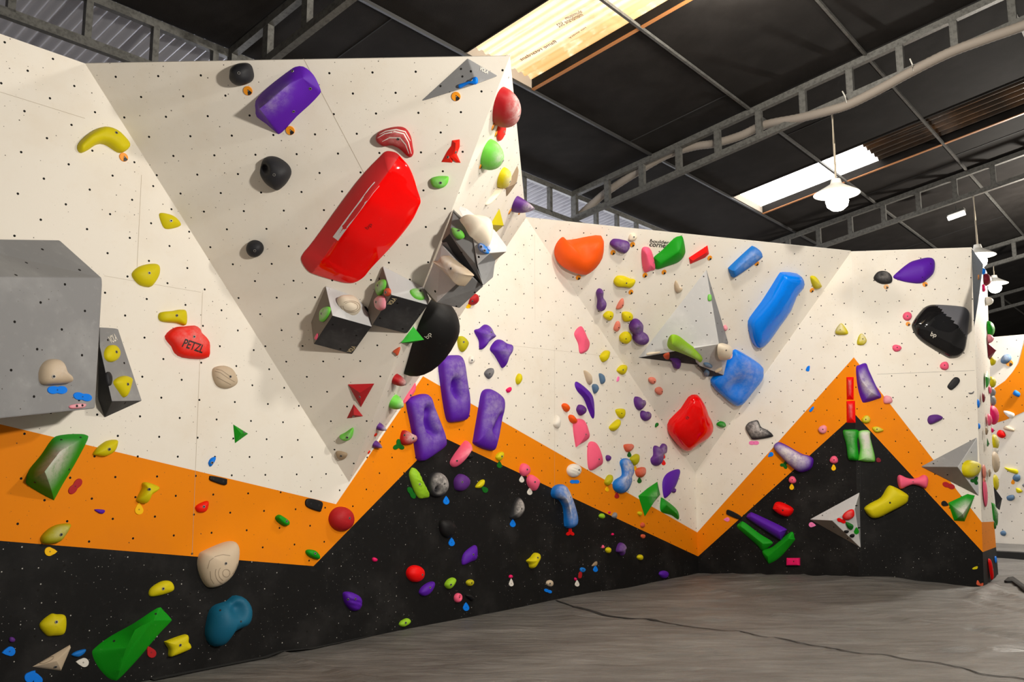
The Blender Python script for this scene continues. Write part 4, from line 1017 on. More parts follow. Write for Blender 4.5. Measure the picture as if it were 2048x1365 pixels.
K('k', 'green', [(440, 770), (520, 740), (640, 733), (705, 742), (715, 780), (610, 980), (520, 1130), (460, 1240), (440, 1250), (330, 1190), (240, 1130), (235, 1090), (260, 1010), (350, 900)], 'big chalky green wedge hold on the orange band', d=.25, p=1.05, spine=[(350, 1030, 1), (470, 870, .75), (640, 775, .25)], chalk=3, bolts=[(478, 780), (628, 762), (272, 1113), (540, 1012)], ring='dot', lift=.25, lump=0.02)
K('k', 'yellow', [(735, 890), (770, 840), (840, 790), (915, 780), (925, 810), (900, 870), (830, 910), (760, 905)], 'yellow almond hold right of the big green wedge', k=.5, bolts=[(853, 855)])
K('k', 'yellow', [(1125, 1120), (1160, 1112), (1245, 1145), (1235, 1175), (1180, 1215), (1145, 1280), (1080, 1260), (1090, 1220), (1120, 1160)], 'yellow spool hold standing on the orange band', k=.5, bolts=[(1165, 1168)])
G('k', 'tagyellow', 'drop', 1085, 1325, 34, 'yellow tag under the yellow spool hold')
G('k', 'darkred', 'two', 588, 1145, 52, 'dark red double tag beside the big green wedge', rot=-50)
G('k', 'blue', 'two', 448, 392, 55, 'blue double tag under the beige hold on the grey box', rot=0)
G('k', 'blue', 'two', 645, 445, 52, 'blue heart tag at the lower right of the grey box', rot=10)
K('k', 'palepink', [(545, 515), (600, 500), (670, 500), (655, 530), (560, 538)], 'small white and purple hold on the bottom edge of the grey box', k=.5, chalk=2, bolts=[(600, 517), (643, 512)], ring='dot')
K('k', 'beige', [(330, 280), (345, 210), (390, 160), (450, 148), (490, 170), (520, 250), (570, 300), (560, 335), (450, 350), (350, 345)], 'beige nose-shaped hold on the grey box', d=.09, bolts=[(420, 287)], chalk=1)
K('k', 'yellow', (883, 105, 112, 132, 0, .03), 'round yellow hold, upper one on the dark wedge volume', k=.35, bolts=[(908, 95)])
K('k', 'yellow', [(905, 330), (930, 295), (980, 278), (1030, 300), (1025, 350), (990, 445), (940, 390)], 'yellow teardrop hold, lower one on the dark wedge volume', k=.35, bolts=[(997, 347)])
K('k', 'dark', [(830, 265), (855, 250), (875, 290), (870, 350), (845, 350)], 'black slot hold on the ridge of the dark wedge volume', k=.3)
K('k', 'purple', [(738, 1325), (815, 1328), (808, 1355), (775, 1355)], 'tiny purple chip on the orange band', k=.5)
K('p', 'mustard', [(330, 250), (345, 215), (400, 165), (470, 135), (555, 130), (550, 165), (520, 215), (480, 265), (430, 285), (350, 285)], 'yellow-green comma hold at the bottom of the orange band', d=.08, bolts=[(477, 215)], chalk=1)
G('p', 'tagyellow', 'drop', 390, 347, 36, 'yellow tag under the yellow-green comma hold', rot=0)
K('p', 'yellow', [(1180, 640), (1270, 580), (1345, 585), (1355, 655), (1190, 700)], 'yellow angular hold alone on the black band', k=.5, p=1.8, bolts=[(1273, 637)])
K('p', 'yellow', [(318, 920), (400, 840), (450, 838), (520, 855), (512, 985), (420, 1008), (370, 1000)], 'yellow shield hold low on the black band at left', k=.4, p=1.8, bolts=[(440, 897)])
K('p', 'yellow', [(1295, 1060), (1310, 1045), (1440, 998), (1470, 1005), (1470, 1050), (1487, 1075), (1480, 1110), (1350, 1165), (1325, 1160), (1325, 1110)], 'yellow bobbin hold right of the long green volume hold', k=.45, p=3, bolts=[(1406, 1078)])
K('p', 'green', [(735, 1150), (760, 1100), (880, 1010), (1060, 910), (1245, 790), (1290, 810), (1350, 875), (1345, 900), (1250, 1000), (1100, 1180), (950, 1340), (905, 1355), (850, 1330), (780, 1250)], 'long green faceted hold at the bottom left of the black band', d=.15, p=1.0, spine=[(935, 1270, .5), (985, 1100, 1), (1060, 945, .95), (1200, 885, .5)], lump=0.02, bolts=[(890, 1045), (1215, 833)], ring='dot', lift=.2)
G('p', 'darkred', 'drop', 1180, 1135, 36, 'dark red tag beside the long green hold', rot=-120)
G('p', 'blue', 'drop', 75, 1127, 38, 'blue tag low at the far left', rot=170)
K('p', 'violet', (95, 1035, 50, 40), 'tiny dark purple hold above the far left blue tag', k=.5)
o = K('p', 'beige', [(262, 1250), (555, 1078), (562, 1100), (485, 1280)], 'beige wooden triangle hold near the floor at left', sharp=True, p=1.2, d=.05, spine=[(440, 1200, 1)], bolts=[(433, 1247)])
STRIP(o, 'p', [(365 + 55 * math.cos(a_ / 4), 1195 - 18 * math.sin(a_ / 4) - 22 * math.cos(a_ / 4)) for a_ in range(25)], 6, M_groove, 'carved_line', n=2)
K('p', 'skyblue', [(560, 1155), (600, 1125), (670, 1110), (655, 1145), (610, 1170)], 'small blue leaf hold right of the wooden triangle', k=.5)
G('p', 'white', 'drop', 650, 1213, 36, 'white tag right of the wooden triangle hold', rot=185)
G('p', 'blue', 'drop', 235, 1325, 40, 'left leaf of the blue tags at the bottom edge', rot=-50, hole=False)
G('p', 'blue', 'drop', 295, 1345, 36, 'right leaf of the blue tags at the bottom edge', rot=-110, hole=False)
o = K('q', 'beige', [(5, 450), (20, 370), (60, 340), (200, 280), (280, 268), (310, 300), (315, 350), (300, 450), (250, 550), (180, 610), (110, 632), (70, 615), (30, 550)], 'large beige carved teardrop hold across the orange and black bands', d=.13, p=2.3, bolts=[(202, 440)])
for pts_ in ([(60, 480), (75, 420), (120, 385), (180, 370), (235, 380)], [(205 + 28 * math.cos(a_ / 5), 515 + 30 * math.sin(a_ / 5)) for a_ in range(33)], [(205 + 60 * math.cos(a_ / 8 + 2), 515 + 62 * math.sin(a_ / 8 + 2)) for a_ in range(16)], [(205 + 85 * math.cos(a_ / 8 + 1.9), 515 + 88 * math.sin(a_ / 8 + 1.9)) for a_ in range(14)], [(255, 520), (285, 480), (290, 440)], [(80, 500), (85, 560), (110, 600)]): STRIP(o, 'q', pts_, 5, M_groove, 'carved_line', n=2)
K('q', 'teal', [(85, 900), (110, 810), (160, 765), (240, 740), (290, 697), (350, 700), (395, 740), (415, 800), (405, 880), (370, 930), (300, 960), (230, 1010), (180, 1090), (110, 1080), (75, 1000)], 'large teal jug hold near the floor', d=.17, p=2.2, bolts=[(158, 805), (320, 893)], dents=[(275, 790, 62, .10)], ring='dot')
K('q', 'green', [(598, 80), (620, 60), (640, 65), (695, 105), (695, 140), (660, 145), (610, 110)], 'small green peg hold on the orange band', k=.6, spine=[(625, 85, 1), (675, 125, 1)], bolts=[(677, 110)])
K('q', 'green', [(833, 350), (850, 332), (900, 338), (935, 375), (935, 405), (900, 405), (850, 380)], 'small green bean hold at the lower point of the orange band', k=.6, bolts=[(898, 362)])
K('q', 'darkred', (1117, 93, 184, 190, 0, .02), 'round red ball hold at the right tip of the orange band', k=.5, bolts=[(1167, 86)])
K('q', 'purple', [(1130, 690), (1145, 663), (1200, 668), (1260, 710), (1258, 790), (1205, 812), (1150, 760)], 'purple ridged hold above the floor on the black band', k=.45, rib=.004, bolts=[(1213, 717), (1155, 720)])
K('q', 'magenta', (1365, 410, 38, 34), 'tiny pink dot hold high on the black peak', k=.6)
K('r', 'lime', [(0, 920), (15, 890), (60, 868), (85, 885), (75, 910), (30, 935)], 'small lime bean hold just above the floor', k=.6, bolts=[(45, 903)])
# ------------------------------------------------------------------ centre of the wall
K('m', 'purple', [(70, 490), (90, 455), (150, 430), (200, 420), (235, 440), (260, 510), (300, 620), (345, 740), (360, 810), (350, 840), (300, 880), (200, 945), (160, 940), (145, 900), (130, 800), (100, 640)], 'left of three large purple slotted holds', d=.12, p=3.2, dents=[(205, 560, 40, .10), (200, 640, 40, .11), (215, 700, 36, .10), (255, 735, 30, .06)], chalk=1)
K('m', 'purple', [(320, 190), (330, 150), (370, 125), (440, 117), (480, 130), (500, 200), (520, 330), (540, 480), (535, 600), (510, 630), (420, 645), (390, 630), (370, 560), (345, 400)], 'middle and highest of three large purple slotted holds', d=.12, p=3.2, dents=[(415, 340, 36, .10), (412, 390, 36, .11), (430, 440, 30, .07)], chalk=1)
K('m', 'purple', [(655, 420), (680, 388), (720, 385), (790, 430), (815, 480), (800, 600), (770, 750), (745, 850), (725, 865), (650, 845), (595, 810), (595, 770), (620, 620), (640, 500)], 'right of three large purple slotted holds', d=.12, p=3.0, dents=[(745, 650, 34, .06), (720, 705, 30, .07), (765, 600, 26, .05)], chalk=1)
K('h', 'purple', [(600, 1215), (640, 1195), (680, 1165), (715, 1180), (740, 1230), (760, 1260), (720, 1290), (680, 1330), (660, 1360), (640, 1350), (635, 1290)], 'upper left of two purple star-shaped holds', d=.11, chalk=1, p=1.6, bolts=[(712, 1228)])
K('m', 'purple', [(725, 70), (760, 10), (800, -5), (850, 25), (890, 40), (885, 90), (850, 150), (830, 210), (815, 215), (795, 180), (760, 120)], 'lower right of two purple star-shaped holds', d=.12, chalk=1, p=1.7, dents=[(823, 62, 25, .04)])
K('m', 'mustard', [(460, -15), (490, -30), (525, 0), (535, 35), (510, 85), (488, 92), (465, 55)], 'mustard yellow hold left of the purple star-shaped holds', k=.4, bolts=[(497, 18)])
K('m', 'white', (562, 155, 44, 60), 'small white shell hold right of the highest slotted purple hold', k=.5, bolts=[(562, 160)])
K('m', 'midgrey', [(665, 265), (690, 228), (725, 222), (732, 260), (700, 305)], 'small grey hold above the right slotted purple hold', k=.4, chalk=1, bolts=[(700, 265)])
K('m', 'yellow', [(912, 300), (930, 265), (945, 270), (950, 310), (930, 348), (915, 335)], 'small yellow sliver right of the small grey hold', k=.6)
K('m', 'magenta', [(832, 390), (865, 368), (868, 395), (848, 413)], 'tiny pink chip under the small yellow sliver', k=.5)
K('m', 'darkred', [(18, 790), (25, 730), (45, 705), (90, 730), (130, 750), (130, 790), (90, 815), (40, 820)], 'red and white chalky hold left of the left slotted purple hold', k=.6, chalk=2, bolts=[(35, 745), (103, 770)], on='wall_left')
G('l', 'darkgreen', 'three', 1550, 825, 36, 'green clover tag on the orange band beside the red and white hold', rot=-90)
K('m', 'pink', [(418, 950), (520, 800), (550, 795), (562, 835), (545, 865), (520, 850), (465, 990)], 'pink arrow-shaped hold on the black peak', k=.5, p=1.6, bolts=[(445, 945)], chalk=1)
K('m', 'black', (545, 903, 52, 54), 'small black ball hold under the pink arrow-shaped hold', k=.6, bolts=[(550, 905)], ring='dot')
K('m', 'yellow', [(752, 920), (770, 885), (805, 875), (808, 910), (780, 945)], 'small yellow hold on the lower edge of the orange peak', k=.5, bolts=[(795, 910)])
G('m', 'darkgreen', 'drop', 776, 978, 20, 'green tag under the small yellow hold on the orange peak')
K('m', 'lime', [(85, 1060), (98, 1010), (112, 998), (140, 1015), (170, 1080), (215, 1170), (238, 1225), (200, 1237), (160, 1235), (120, 1170)], 'long lime ribbed hold at the left side of the black peak', d=.07, rib=.006, p=1.8, bolts=[(155, 1127)])
G('m', 'darkgreen', 'two', 90, 1195, 36, 'green double tag left of the long lime hold', rot=60)
K('m', 'dark', [(230, 1140), (250, 1060), (300, 1030), (350, 1055), (378, 1110), (375, 1170), (340, 1215), (290, 1230), (245, 1200)], 'black and white chalky ball hold with a pocket', d=.11, chalk=2, dents=[(280, 1165, 22, .08)], bolts=[(348, 1125)])
K('m', 'violet', [(437, 1110), (455, 1065), (490, 1047), (540, 1080), (545, 1130), (500, 1180), (450, 1170)], 'dark purple knob hold right of the chalky black ball', k=.5, bolts=[(487, 1110)])
K('m', 'yellow', [(595, 1150), (625, 1105), (658, 1092), (655, 1130), (625, 1158)], 'small yellow leaf hold right of the dark purple knob', k=.5)
G('m', 'darkgreen', 'drop', 662, 1170, 22, 'green tag under the small yellow leaf hold', rot=-135)
G('m', 'blue', 'drop', 361, 1258, 24, 'blue tag under the chalky black ball hold')
K('m', 'dark', [(880, 1350), (905, 1270), (940, 1228), (970, 1270), (972, 1340), (930, 1400), (875, 1395)], 'black cone hold with a white chalky side', d=.09, chalk=2, p=1.7, bolts=[(950, 1320)])
G('r', 'blue', 'drop', 880, 130, 22, 'blue tag under the black cone hold')
K('m', 'pink', [(943, 1020), (955, 975), (980, 965), (1010, 990), (1015, 1035), (985, 1065), (955, 1055)], 'upper of two round pink holds on the orange band', k=.45, bolts=[(992, 1013)])
G('m', 'white', 'drop', 950, 1092, 19, 'white tag under the upper round pink hold')
K('m', 'pink', [(1003, 1100), (1015, 1060), (1040, 1055), (1085, 1095), (1085, 1130), (1060, 1180), (1020, 1150)], 'lower of two round pink holds on the orange band', k=.45, bolts=[(1053, 1110)])
G('m', 'white', 'drop', 1012, 1188, 20, 'white tag under the lower round pink hold')
K('m', 'white', (1365, 1020, 104, 106, 0, .03), 'round white striped hold on the orange band', k=.45, bolts=[(1397, 1015)], rib=.004)
G('m', 'blue', 'two', 1363, 1108, 26, 'blue heart tag under the round white striped hold', rot=0, hole=False)
K('m', 'skyblue', [(1200, 1200), (1215, 1150), (1260, 1128), (1300, 1140), (1340, 1220), (1370, 1290), (1392, 1375), (1390, 1430), (1375, 1456), (1340, 1474), (1305, 1456), (1300, 1366), (1290, 1300), (1260, 1250), (1215, 1235)], 'long blue boot-shaped hold on the edge of the black peak', d=.12, spine=[(1245, 1185, 1), (1310, 1250, 1), (1350, 1420, .9)], chalk=2, bolts=[(1330, 1230)])
G('r', 'red', 'three', 1328, 198, 26, 'red clover tag under the long blue boot hold', rot=-90)
K('r', 'yellow', [(1000, 420), (1030, 395), (1060, 360), (1090, 362), (1095, 395), (1070, 440), (1045, 478), (1025, 470), (1020, 445)], 'yellow thumb-shaped hold in the middle of the black peak', k=.5, bolts=[(1075, 395)])
K('r', 'purple', [(498, 450), (505, 370), (560, 315), (605, 303), (607, 400), (560, 430)], 'purple diamond hold in the middle of the black peak', k=.35, p=1.7, bolts=[(573, 370)])
K('r', 'red', (130, 520, 130, 134, 0, .02), 'red ball hold low on the black peak', k=.5, bolts=[(175, 528)])
K('r', 'purple', [(160, 670), (180, 625), (230, 590), (270, 583), (270, 620), (230, 680), (190, 695)], 'purple bumpy hold right under the red ball', k=.5, bolts=[(235, 628)])
K('r', 'lime', [(360, 610), (380, 570), (420, 550), (437, 570), (410, 620), (385, 640)], 'lime finger hold right of the red ball', k=.6, bolts=[(398, 605)])
K('r', 'mustard', (550, 590, 54, 54), 'small mustard knob right of the lime finger hold', k=.6, bolts=[(560, 592)], ring='dot')
K('r', 'pink', (458, 708, 56, 76, 10, .03), 'pink ring hold with a dark pocket near the floor', k=.5, dents=[(462, 705, 14, .03)], bolts=[(462, 705)], ring='dot', boltk=1.4)
G('r', 'blue', 'drop', 516, 782, 24, 'blue tag right of the pink ring hold')
K('r', 'black', [(325, 110), (390, 100), (440, 150), (425, 210), (380, 240), (330, 200)], 'black hold almost lost on the black peak above a blue tag', d=.08, bolts=[(425, 230)])
G('r', 'blue', 'drop', 403, 276, 24, 'blue tag under the black hold on the black peak')
K('r', 'black', [(515, 690), (545, 680), (580, 715), (560, 730)], 'small black hold above the blue tag near the pink ring', k=.6)
K('r', 'magenta', (866, 542, 26, 28), 'tiny pink ball above the white pin-shaped tag, left one', k=.7)
G('r', 'white', 'drop', 868, 597, 18, 'white tag under the left tiny pink ball', e=2.2)
K('r', 'beige', (1172, 595, 48, 54), 'small beige stone hold near the floor', k=.5, bolts=[(1170, 597)])
G('r', 'blue', 'two', 1155, 655, 22, 'blue tag under the small beige stone hold', rot=20, hole=False)
K('r', 'magenta', (1370, 562, 16, 24), 'tiny pink sliver above the right white tag', k=.6)
G('r', 'white', 'drop', 1382, 600, 17, 'white tag under the tiny pink sliver', e=1.8)
K('r', 'darkred', [(1392, 552), (1398, 510), (1418, 505), (1415, 550)], 'dark red strip tag beside the blue disc near the floor', d=.007, p=6, name='route_tag', cat='route tag', lump=0)
K('r', 'skyblue', (1427, 490, 40, 42), 'small blue disc hold above the dark red strip tag', k=.4, bolts=[(1427, 490)], ring='dot')
K('r', 'tan', [(1498, 460), (1520, 430), (1538, 425), (1535, 455)], 'small tan chip above the rightmost low blue tag', k=.4)
G('r', 'blue', 'drop', 1525, 485, 18, 'rightmost low blue tag under the small tan chip')
# upper centre panel
K('m', 'pink', [(1370, -52), (1425, -107), (1470, -20), (1490, 30), (1470, 85), (1415, 105), (1400, 30)], 'pink fin hold alone on the upper centre panel', d=.06, p=1.4, spine=[(1395, -50, .6), (1440, 0, 1), (1440, 80, .7)])
K('m', 'pink', [(1368, 640), (1440, 622), (1475, 700), (1482, 770), (1400, 825), (1385, 820)], 'upper of two pink pinch holds above the orange band', d=.09, p=1.7, bolts=[(1450, 738)])
K('m', 'pink', [(1482, 820), (1535, 800), (1570, 880), (1588, 960), (1570, 985), (1490, 1012)], 'lower of two pink pinch holds above the orange band', d=.09, p=1.7, bolts=[(1553, 933)])
K('m', 'purple', [(1380, 350), (1395, 325), (1450, 360), (1510, 420), (1530, 480), (1532, 600), (1515, 610), (1490, 560), (1450, 460), (1400, 400)], 'purple blade hold with a sharp ridge', d=.09, p=1.1, spine=[(1420, 385, .6), (1480, 455, 1), (1515, 560, .6)])
K('m', 'violet', [(1390, 545), (1410, 505), (1445, 530), (1445, 570), (1415, 590)], 'small purple knob left of the purple blade', k=.6, bolts=[(1435, 548)])
K('m', 'orange', [(1272, 510), (1295, 495), (1322, 530), (1310, 563), (1285, 545)], 'upper of two small orange bean holds', k=.6)
K('m', 'orange', [(1325, 600), (1345, 585), (1378, 630), (1370, 655), (1340, 640)], 'lower of two small orange bean holds', k=.6)
K('m', 'white', [(1205, 660), (1230, 590), (1250, 630), (1240, 690)], 'small white shell hold below the orange beans', k=.5)
K('m', 'beige', [(1445, 240), (1480, 270), (1495, 345), (1470, 330)], 'beige sliver hold above the purple blade', k=.5)
K('m', 'slate', [(1508, 360), (1530, 345), (1545, 385), (1525, 420)], 'small blue-grey hold beside the purple blade', k=.6)
K('m', 'slate', [(1562, 265), (1585, 275), (1595, 330), (1580, 340)], 'thin blue-grey hold right of the beige sliver', k=.6)
K('n', 'yellow', [(12, 130), (40, 90), (70, 85), (65, 140), (35, 173)], 'yellow chip, upper of the column right of the pink fin', k=.5)
K('n', 'yellow', [(142, 240), (170, 200), (205, 198), (208, 235), (185, 272)], 'yellow chip below the tall pale volume, next to the panel edge', k=.5, bolts=[(180, 235)])
K('n', 'tagpink', [(130, 325), (138, 290), (150, 290), (147, 320)], 'tiny pink tag under the yellow chip by the panel edge', d=.012, name='route_tag', cat='route tag', lump=0, p=4)
K('n', 'slate', [(0, 270), (18, 275), (36, 325), (15, 342)], 'grey-blue chip left of the tiny pink tag', k=.5)
K('n', 'violet', [(280, 470), (290, 443), (308, 450), (318, 490), (345, 470), (353, 510), (320, 550), (290, 520)], 'upper of two purple crescent holds on the panel edge', k=.5, chalk=1, bolts=[(335, 505)], on='wall_left')
K('n', 'violet', [(325, 580), (335, 553), (350, 560), (365, 595), (378, 560), (400, 580), (395, 615), (365, 634), (335, 615)], 'lower of two purple crescent holds on the panel edge', k=.5, chalk=1, bolts=[(380, 592)], on='wall_left')
K('n', 'darkgreen', [(435, 682), (440, 655), (452, 648), (450, 672)], 'tiny dark green chip right of the purple crescents', k=.6)
K('n', 'yellow', [(132, 545), (190, 540), (195, 590), (175, 615), (145, 590)], 'upper of two yellow chips left of the purple crescents', k=.45, bolts=[(170, 575)], ring='dot')
K('n', 'yellow', [(85, 680), (150, 620), (153, 660), (115, 712)], 'lower of two yellow chips left of the purple crescents', k=.5)
K('n', 'rust', [(195, 820), (255, 815), (263, 845), (230, 875), (205, 865)], 'upper of two orange and white speckled holds', k=.5, chalk=1)
G('n', 'darkgreen', 'drop', 229, 898, 16, 'green tag under the upper speckled orange hold', hole=False)
K('n', 'mustard', [(245, 930), (285, 893), (303, 900), (295, 960), (270, 980)], 'mustard hold between the two speckled orange holds', k=.5)
G('n', 'tagyellow', 'drop', 275, 1005, 14, 'yellow tag between the two speckled orange holds', hole=False, on='wall_left')
K('n', 'skyblue', [(172, 960), (190, 930), (230, 930), (265, 985), (265, 1040), (245, 1080), (248, 1120), (220, 1180), (170, 1200), (125, 1170), (118, 1120), (140, 1090), (185, 1060), (185, 1010)], 'blue kidney-shaped hold with chalk on the orange band edge', d=.10, spine=[(215, 970, .9), (225, 1040, 1), (185, 1135, 1)], chalk=2, bolts=[(245, 960)])
G('n', 'darkred', 'drop', 132, 1218, 18, 'dark red tag under the blue kidney-shaped hold', hole=False)
K('n', 'rust', [(290, 1010), (350, 995), (355, 1040), (330, 1075), (295, 1060)], 'lower of two orange and white speckled holds', k=.5, chalk=1)
G('n', 'darkgreen', 'drop', 308, 1100, 17, 'green tag under the lower speckled orange hold', hole=False)
K('n', 'violet', [(410, 930), (430, 900), (430, 845), (445, 825), (470, 850), (500, 810), (525, 825), (520, 880), (490, 890), (485, 960), (455, 985), (420, 970)], 'dark purple forked hold left of the glossy red hold', d=.09, chalk=1, bolts=[(510, 845)])
G('n', 'red', 'drop', 494, 912, 15, 'upper red tag beside the dark purple forked hold', hole=False)
G('n', 'red', 'drop', 497, 962, 15, 'lower red tag beside the dark purple forked hold', hole=False)
K('n', 'violet', (68, 923, 34, 46), 'tiny purple hold right of the pink pinches', k=.6)
K('n', 'mustard', [(45, 1110), (70, 1060), (97, 1058), (90, 1110), (65, 1140)], 'mustard chip left of the blue kidney-shaped hold', k=.5)
G('n', 'tagyellow', 'drop', 55, 1168, 15, 'yellow tag under the mustard chip on the orange band', hole=False)
K('n', 'green', [(330, 1220), (400, 1160), (478, 1108), (500, 1210), (450, 1270), (380, 1381)], 'larger green faceted hold near the bottom of the corner', sharp=True, p=1, d=.16, spine=[(445, 1225, 1)], bolts=[(445, 1240)], chalk=1)
K('n', 'green', [(488, 1250), (503, 1235), (600, 1310), (628, 1360), (625, 1404), (570, 1370), (490, 1340)], 'smaller green faceted hold right of the larger green one', p=1.2, d=.08, spine=[(520, 1290, 1), (600, 1360, .7)], bolts=[(590, 1345)])
K('n', 'purple', [(500, 1110), (540, 1040), (625, 1010), (625, 1060), (590, 1150), (540, 1220), (510, 1228)], 'purple leaf-shaped hold above the two green faceted holds', d=.07, p=1.8)
K('n', 'violet', [(565, 1185), (575, 1160), (590, 1165), (582, 1195)], 'tiny dark hold at the foot of the purple leaf', k=.7)
# small ones on the lower right of the black peak
K('s', 'lime', (18, 70, 40, 42), 'small lime knob on the orange band edge, far right of the black peak', k=.6)
K('s', 'magenta', (75, 42, 18, 18), 'tiny pink dot right of the small lime knob', k=.6)
K('s', 'grey', [(98, 75), (115, 42), (132, 50), (125, 88)], 'small grey chip right of the tiny pink dot', k=.5)
K('s', 'yellow', (313, 50, 30, 36), 'small yellow dot on the orange band left of the green facets', k=.6)
K('s', 'rust', (335, 140, 30, 42), 'upper small orange hold on the lower orange band', k=.5)
K('s', 'rust', (338, 228, 30, 36), 'lower small orange hold on the black below the band', k=.5)
K('s', 'magenta', (100, 212, 18, 20), 'tiny pink dot alone on the black below the orange band', k=.6)
K('s', 'pink', [(16, 318), (24, 295), (34, 312), (28, 322)], 'tiny pink chip left of the small yellow-green knob', k=.6)
K('s', 'yellow', (68, 336, 38, 44), 'small yellow-green knob left of the grey purple hold', k=.6)
K('s', 'violet', [(140, 345), (155, 290), (180, 278), (200, 310), (185, 340), (180, 380), (165, 360)], 'dusty purple hold low on the black', k=.5, chalk=1)
K('s', 'yellow', (316, 392, 38, 46), 'small yellow knob right of the dusty purple hold', k=.6)
K('s', 'purple', (503, 525, 68, 58), 'purple shell hold just above the floor near the corner', k=.5)
# ------------------------------------------------------------------ corner overhang
K('h', 'orange', [(1225, 610), (1240, 560), (1275, 515), (1300, 508), (1320, 530), (1400, 520), (1500, 500), (1590, 495), (1603, 560), (1590, 650), (1540, 730), (1480, 780), (1430, 790), (1340, 765), (1265, 720), (1230, 660)], 'large orange jug hold at the top of the centre', d=.26, p=2.2, dents=[(1440, 565, 60, .06)], chalk=0, on='wall_corner_overhang')
B('h', 1390, 800, 'orange marker under the large orange jug', on='wall_corner_overhang')
K('i', 'violet', [(85, 545), (110, 510), (150, 508), (185, 515), (230, 530), (235, 570), (205, 612), (170, 610), (120, 580)], 'purple and grey double hold right of the large orange jug', d=.11, chalk=1)
B('i', 100, 605, 'orange marker left under the purple and grey double hold')
B('i', 253, 543, 'orange marker right of the purple and grey double hold')
K('i', 'cream', [(225, 510), (240, 465), (275, 460), (290, 490), (260, 520)], 'small cream hold above the purple and grey double hold', k=.5, bolts=[(265, 485)])
K('i', 'pink', [(335, 595), (380, 572), (415, 610), (440, 735), (405, 755), (350, 758)], 'pink block hold touching the green rock-shaped hold', d=.11, p=1.5, bolts=[(420, 685)], spine=[(365, 620, .9), (390, 700, 1)])
B('i', 350, 782, 'orange marker under the pink block hold')
K('i', 'green', [(435, 680), (440, 650), (500, 600), (590, 510), (635, 490), (660, 495), (678, 580), (675, 630), (630, 690), (540, 725), (450, 748)], 'green rock-shaped hold below the black lettering', d=.15, p=1.4, spine=[(480, 690, .6), (610, 600, 1)])
B('i', 498, 758, 'orange marker under the green rock-shaped hold')
K('i', 'red', [(703, 655), (850, 558), (862, 625), (830, 655), (715, 705)], 'red wedge hold right of the green rock-shaped hold', d=.10, p=1.1, sharp=True, spine=[(725, 670, .7), (830, 605, 1)])
B('i', 855, 648, 'orange marker at the right end of the red wedge hold')
K('i', 'skyblue', [(1015, 745), (1030, 720), (1180, 580), (1210, 567), (1250, 590), (1267, 625), (1250, 660), (1060, 795), (1030, 785)], 'blue bar hold near the top of the corner overhang', d=.13, spine=[(1060, 745, 1), (1210, 620, 1)], p=2.6, chalk=1)
B('i', 1222, 692, 'orange marker under the blue bar hold')
K('i', 'blue', [(1175, 1190), (1190, 1130), (1280, 1010), (1370, 870), (1420, 790), (1450, 775), (1560, 785), (1603, 830), (1600, 890), (1540, 960), (1500, 1060), (1420, 1180), (1330, 1310), (1270, 1360), (1230, 1355), (1195, 1290)], 'long glossy blue hold on the right of the corner overhang', d=.2, p=2.4, spine=[(1255, 1230, .8), (1400, 1000, 1), (1500, 850, .8)], gloss=True, lump=.02)
K('i', 'yellow', [(115, 830), (140, 797), (190, 795), (240, 815), (280, 825), (270, 860), (240, 885), (200, 878), (140, 875), (118, 855)], 'yellow dumbbell hold below the purple and grey double hold', d=.09, bolts=[(207, 845)])
B('i', 240, 914, 'orange marker under the yellow dumbbell hold')
K('i', 'beige', [(585, 870), (598, 828), (620, 880), (645, 890), (630, 915), (600, 920)], 'small beige thorn hold left of the tall pale volume top', k=.5, bolts=[(637, 873)], ring='dot')
K('h', 'violet', [(1540, 930), (1560, 898), (1590, 910), (1590, 960), (1613, 1000), (1600, 1050), (1570, 1067), (1545, 1050), (1550, 990)], 'purple peanut hold near the left edge of the overhang', d=.13, spine=[(1570, 925, .9), (1570, 965, .7), (1580, 1020, 1)], chalk=1)
K('i', 'salmon', [(128, 1045), (160, 980), (185, 970), (185, 1020), (160, 1047)], 'upper of two small salmon holds on the overhang', k=.5, bolts=[(178, 1018)], ring='dot')
K('i', 'yellow', [(28, 1105), (60, 1070), (105, 1078), (100, 1120), (70, 1140)], 'left of two small yellow holds on the overhang', k=.5, bolts=[(84, 1104)], ring='dot')
K('i', 'yellow', [(178, 1080), (230, 1075), (260, 1100), (250, 1135), (200, 1148), (180, 1130)], 'right of two small yellow holds on the overhang', k=.5, bolts=[(232, 1110)], ring='dot')
K('i', 'salmon', [(108, 1205), (130, 1150), (155, 1150), (160, 1190), (135, 1225)], 'lower of two small salmon holds on the overhang', k=.5, bolts=[(147, 1192)], ring='dot')
K('i', 'yellow', [(158, 1265), (195, 1232), (240, 1240), (250, 1285), (210, 1320), (165, 1305)], 'yellow button hold touching the purple double-ball hold', k=.5, bolts=[(203, 1280)], ring='dot')
K('i', 'violet', [(240, 1180), (270, 1140), (310, 1140), (345, 1180), (340, 1230), (380, 1260), (385, 1300), (350, 1330), (300, 1325), (265, 1290), (270, 1250), (245, 1225)], 'purple double-ball hold left of the tall pale volume', d=.15, spine=[(290, 1190, 1), (300, 1240, .7), (330, 1285, 1)], chalk=1, bolts=[(297, 1197)])
K('n', 'salmon', (410, 320, 60, 50), 'upper salmon hold in the shade under the pale volume', k=.5, on='wall_corner_overhang', bolts=[(425, 328)], ring='dot')
K('n', 'salmon', (463, 402, 64, 55), 'lower salmon hold in the shade under the pale volume', k=.5, on='wall_corner_overhang', bolts=[(485, 405)], ring='dot')
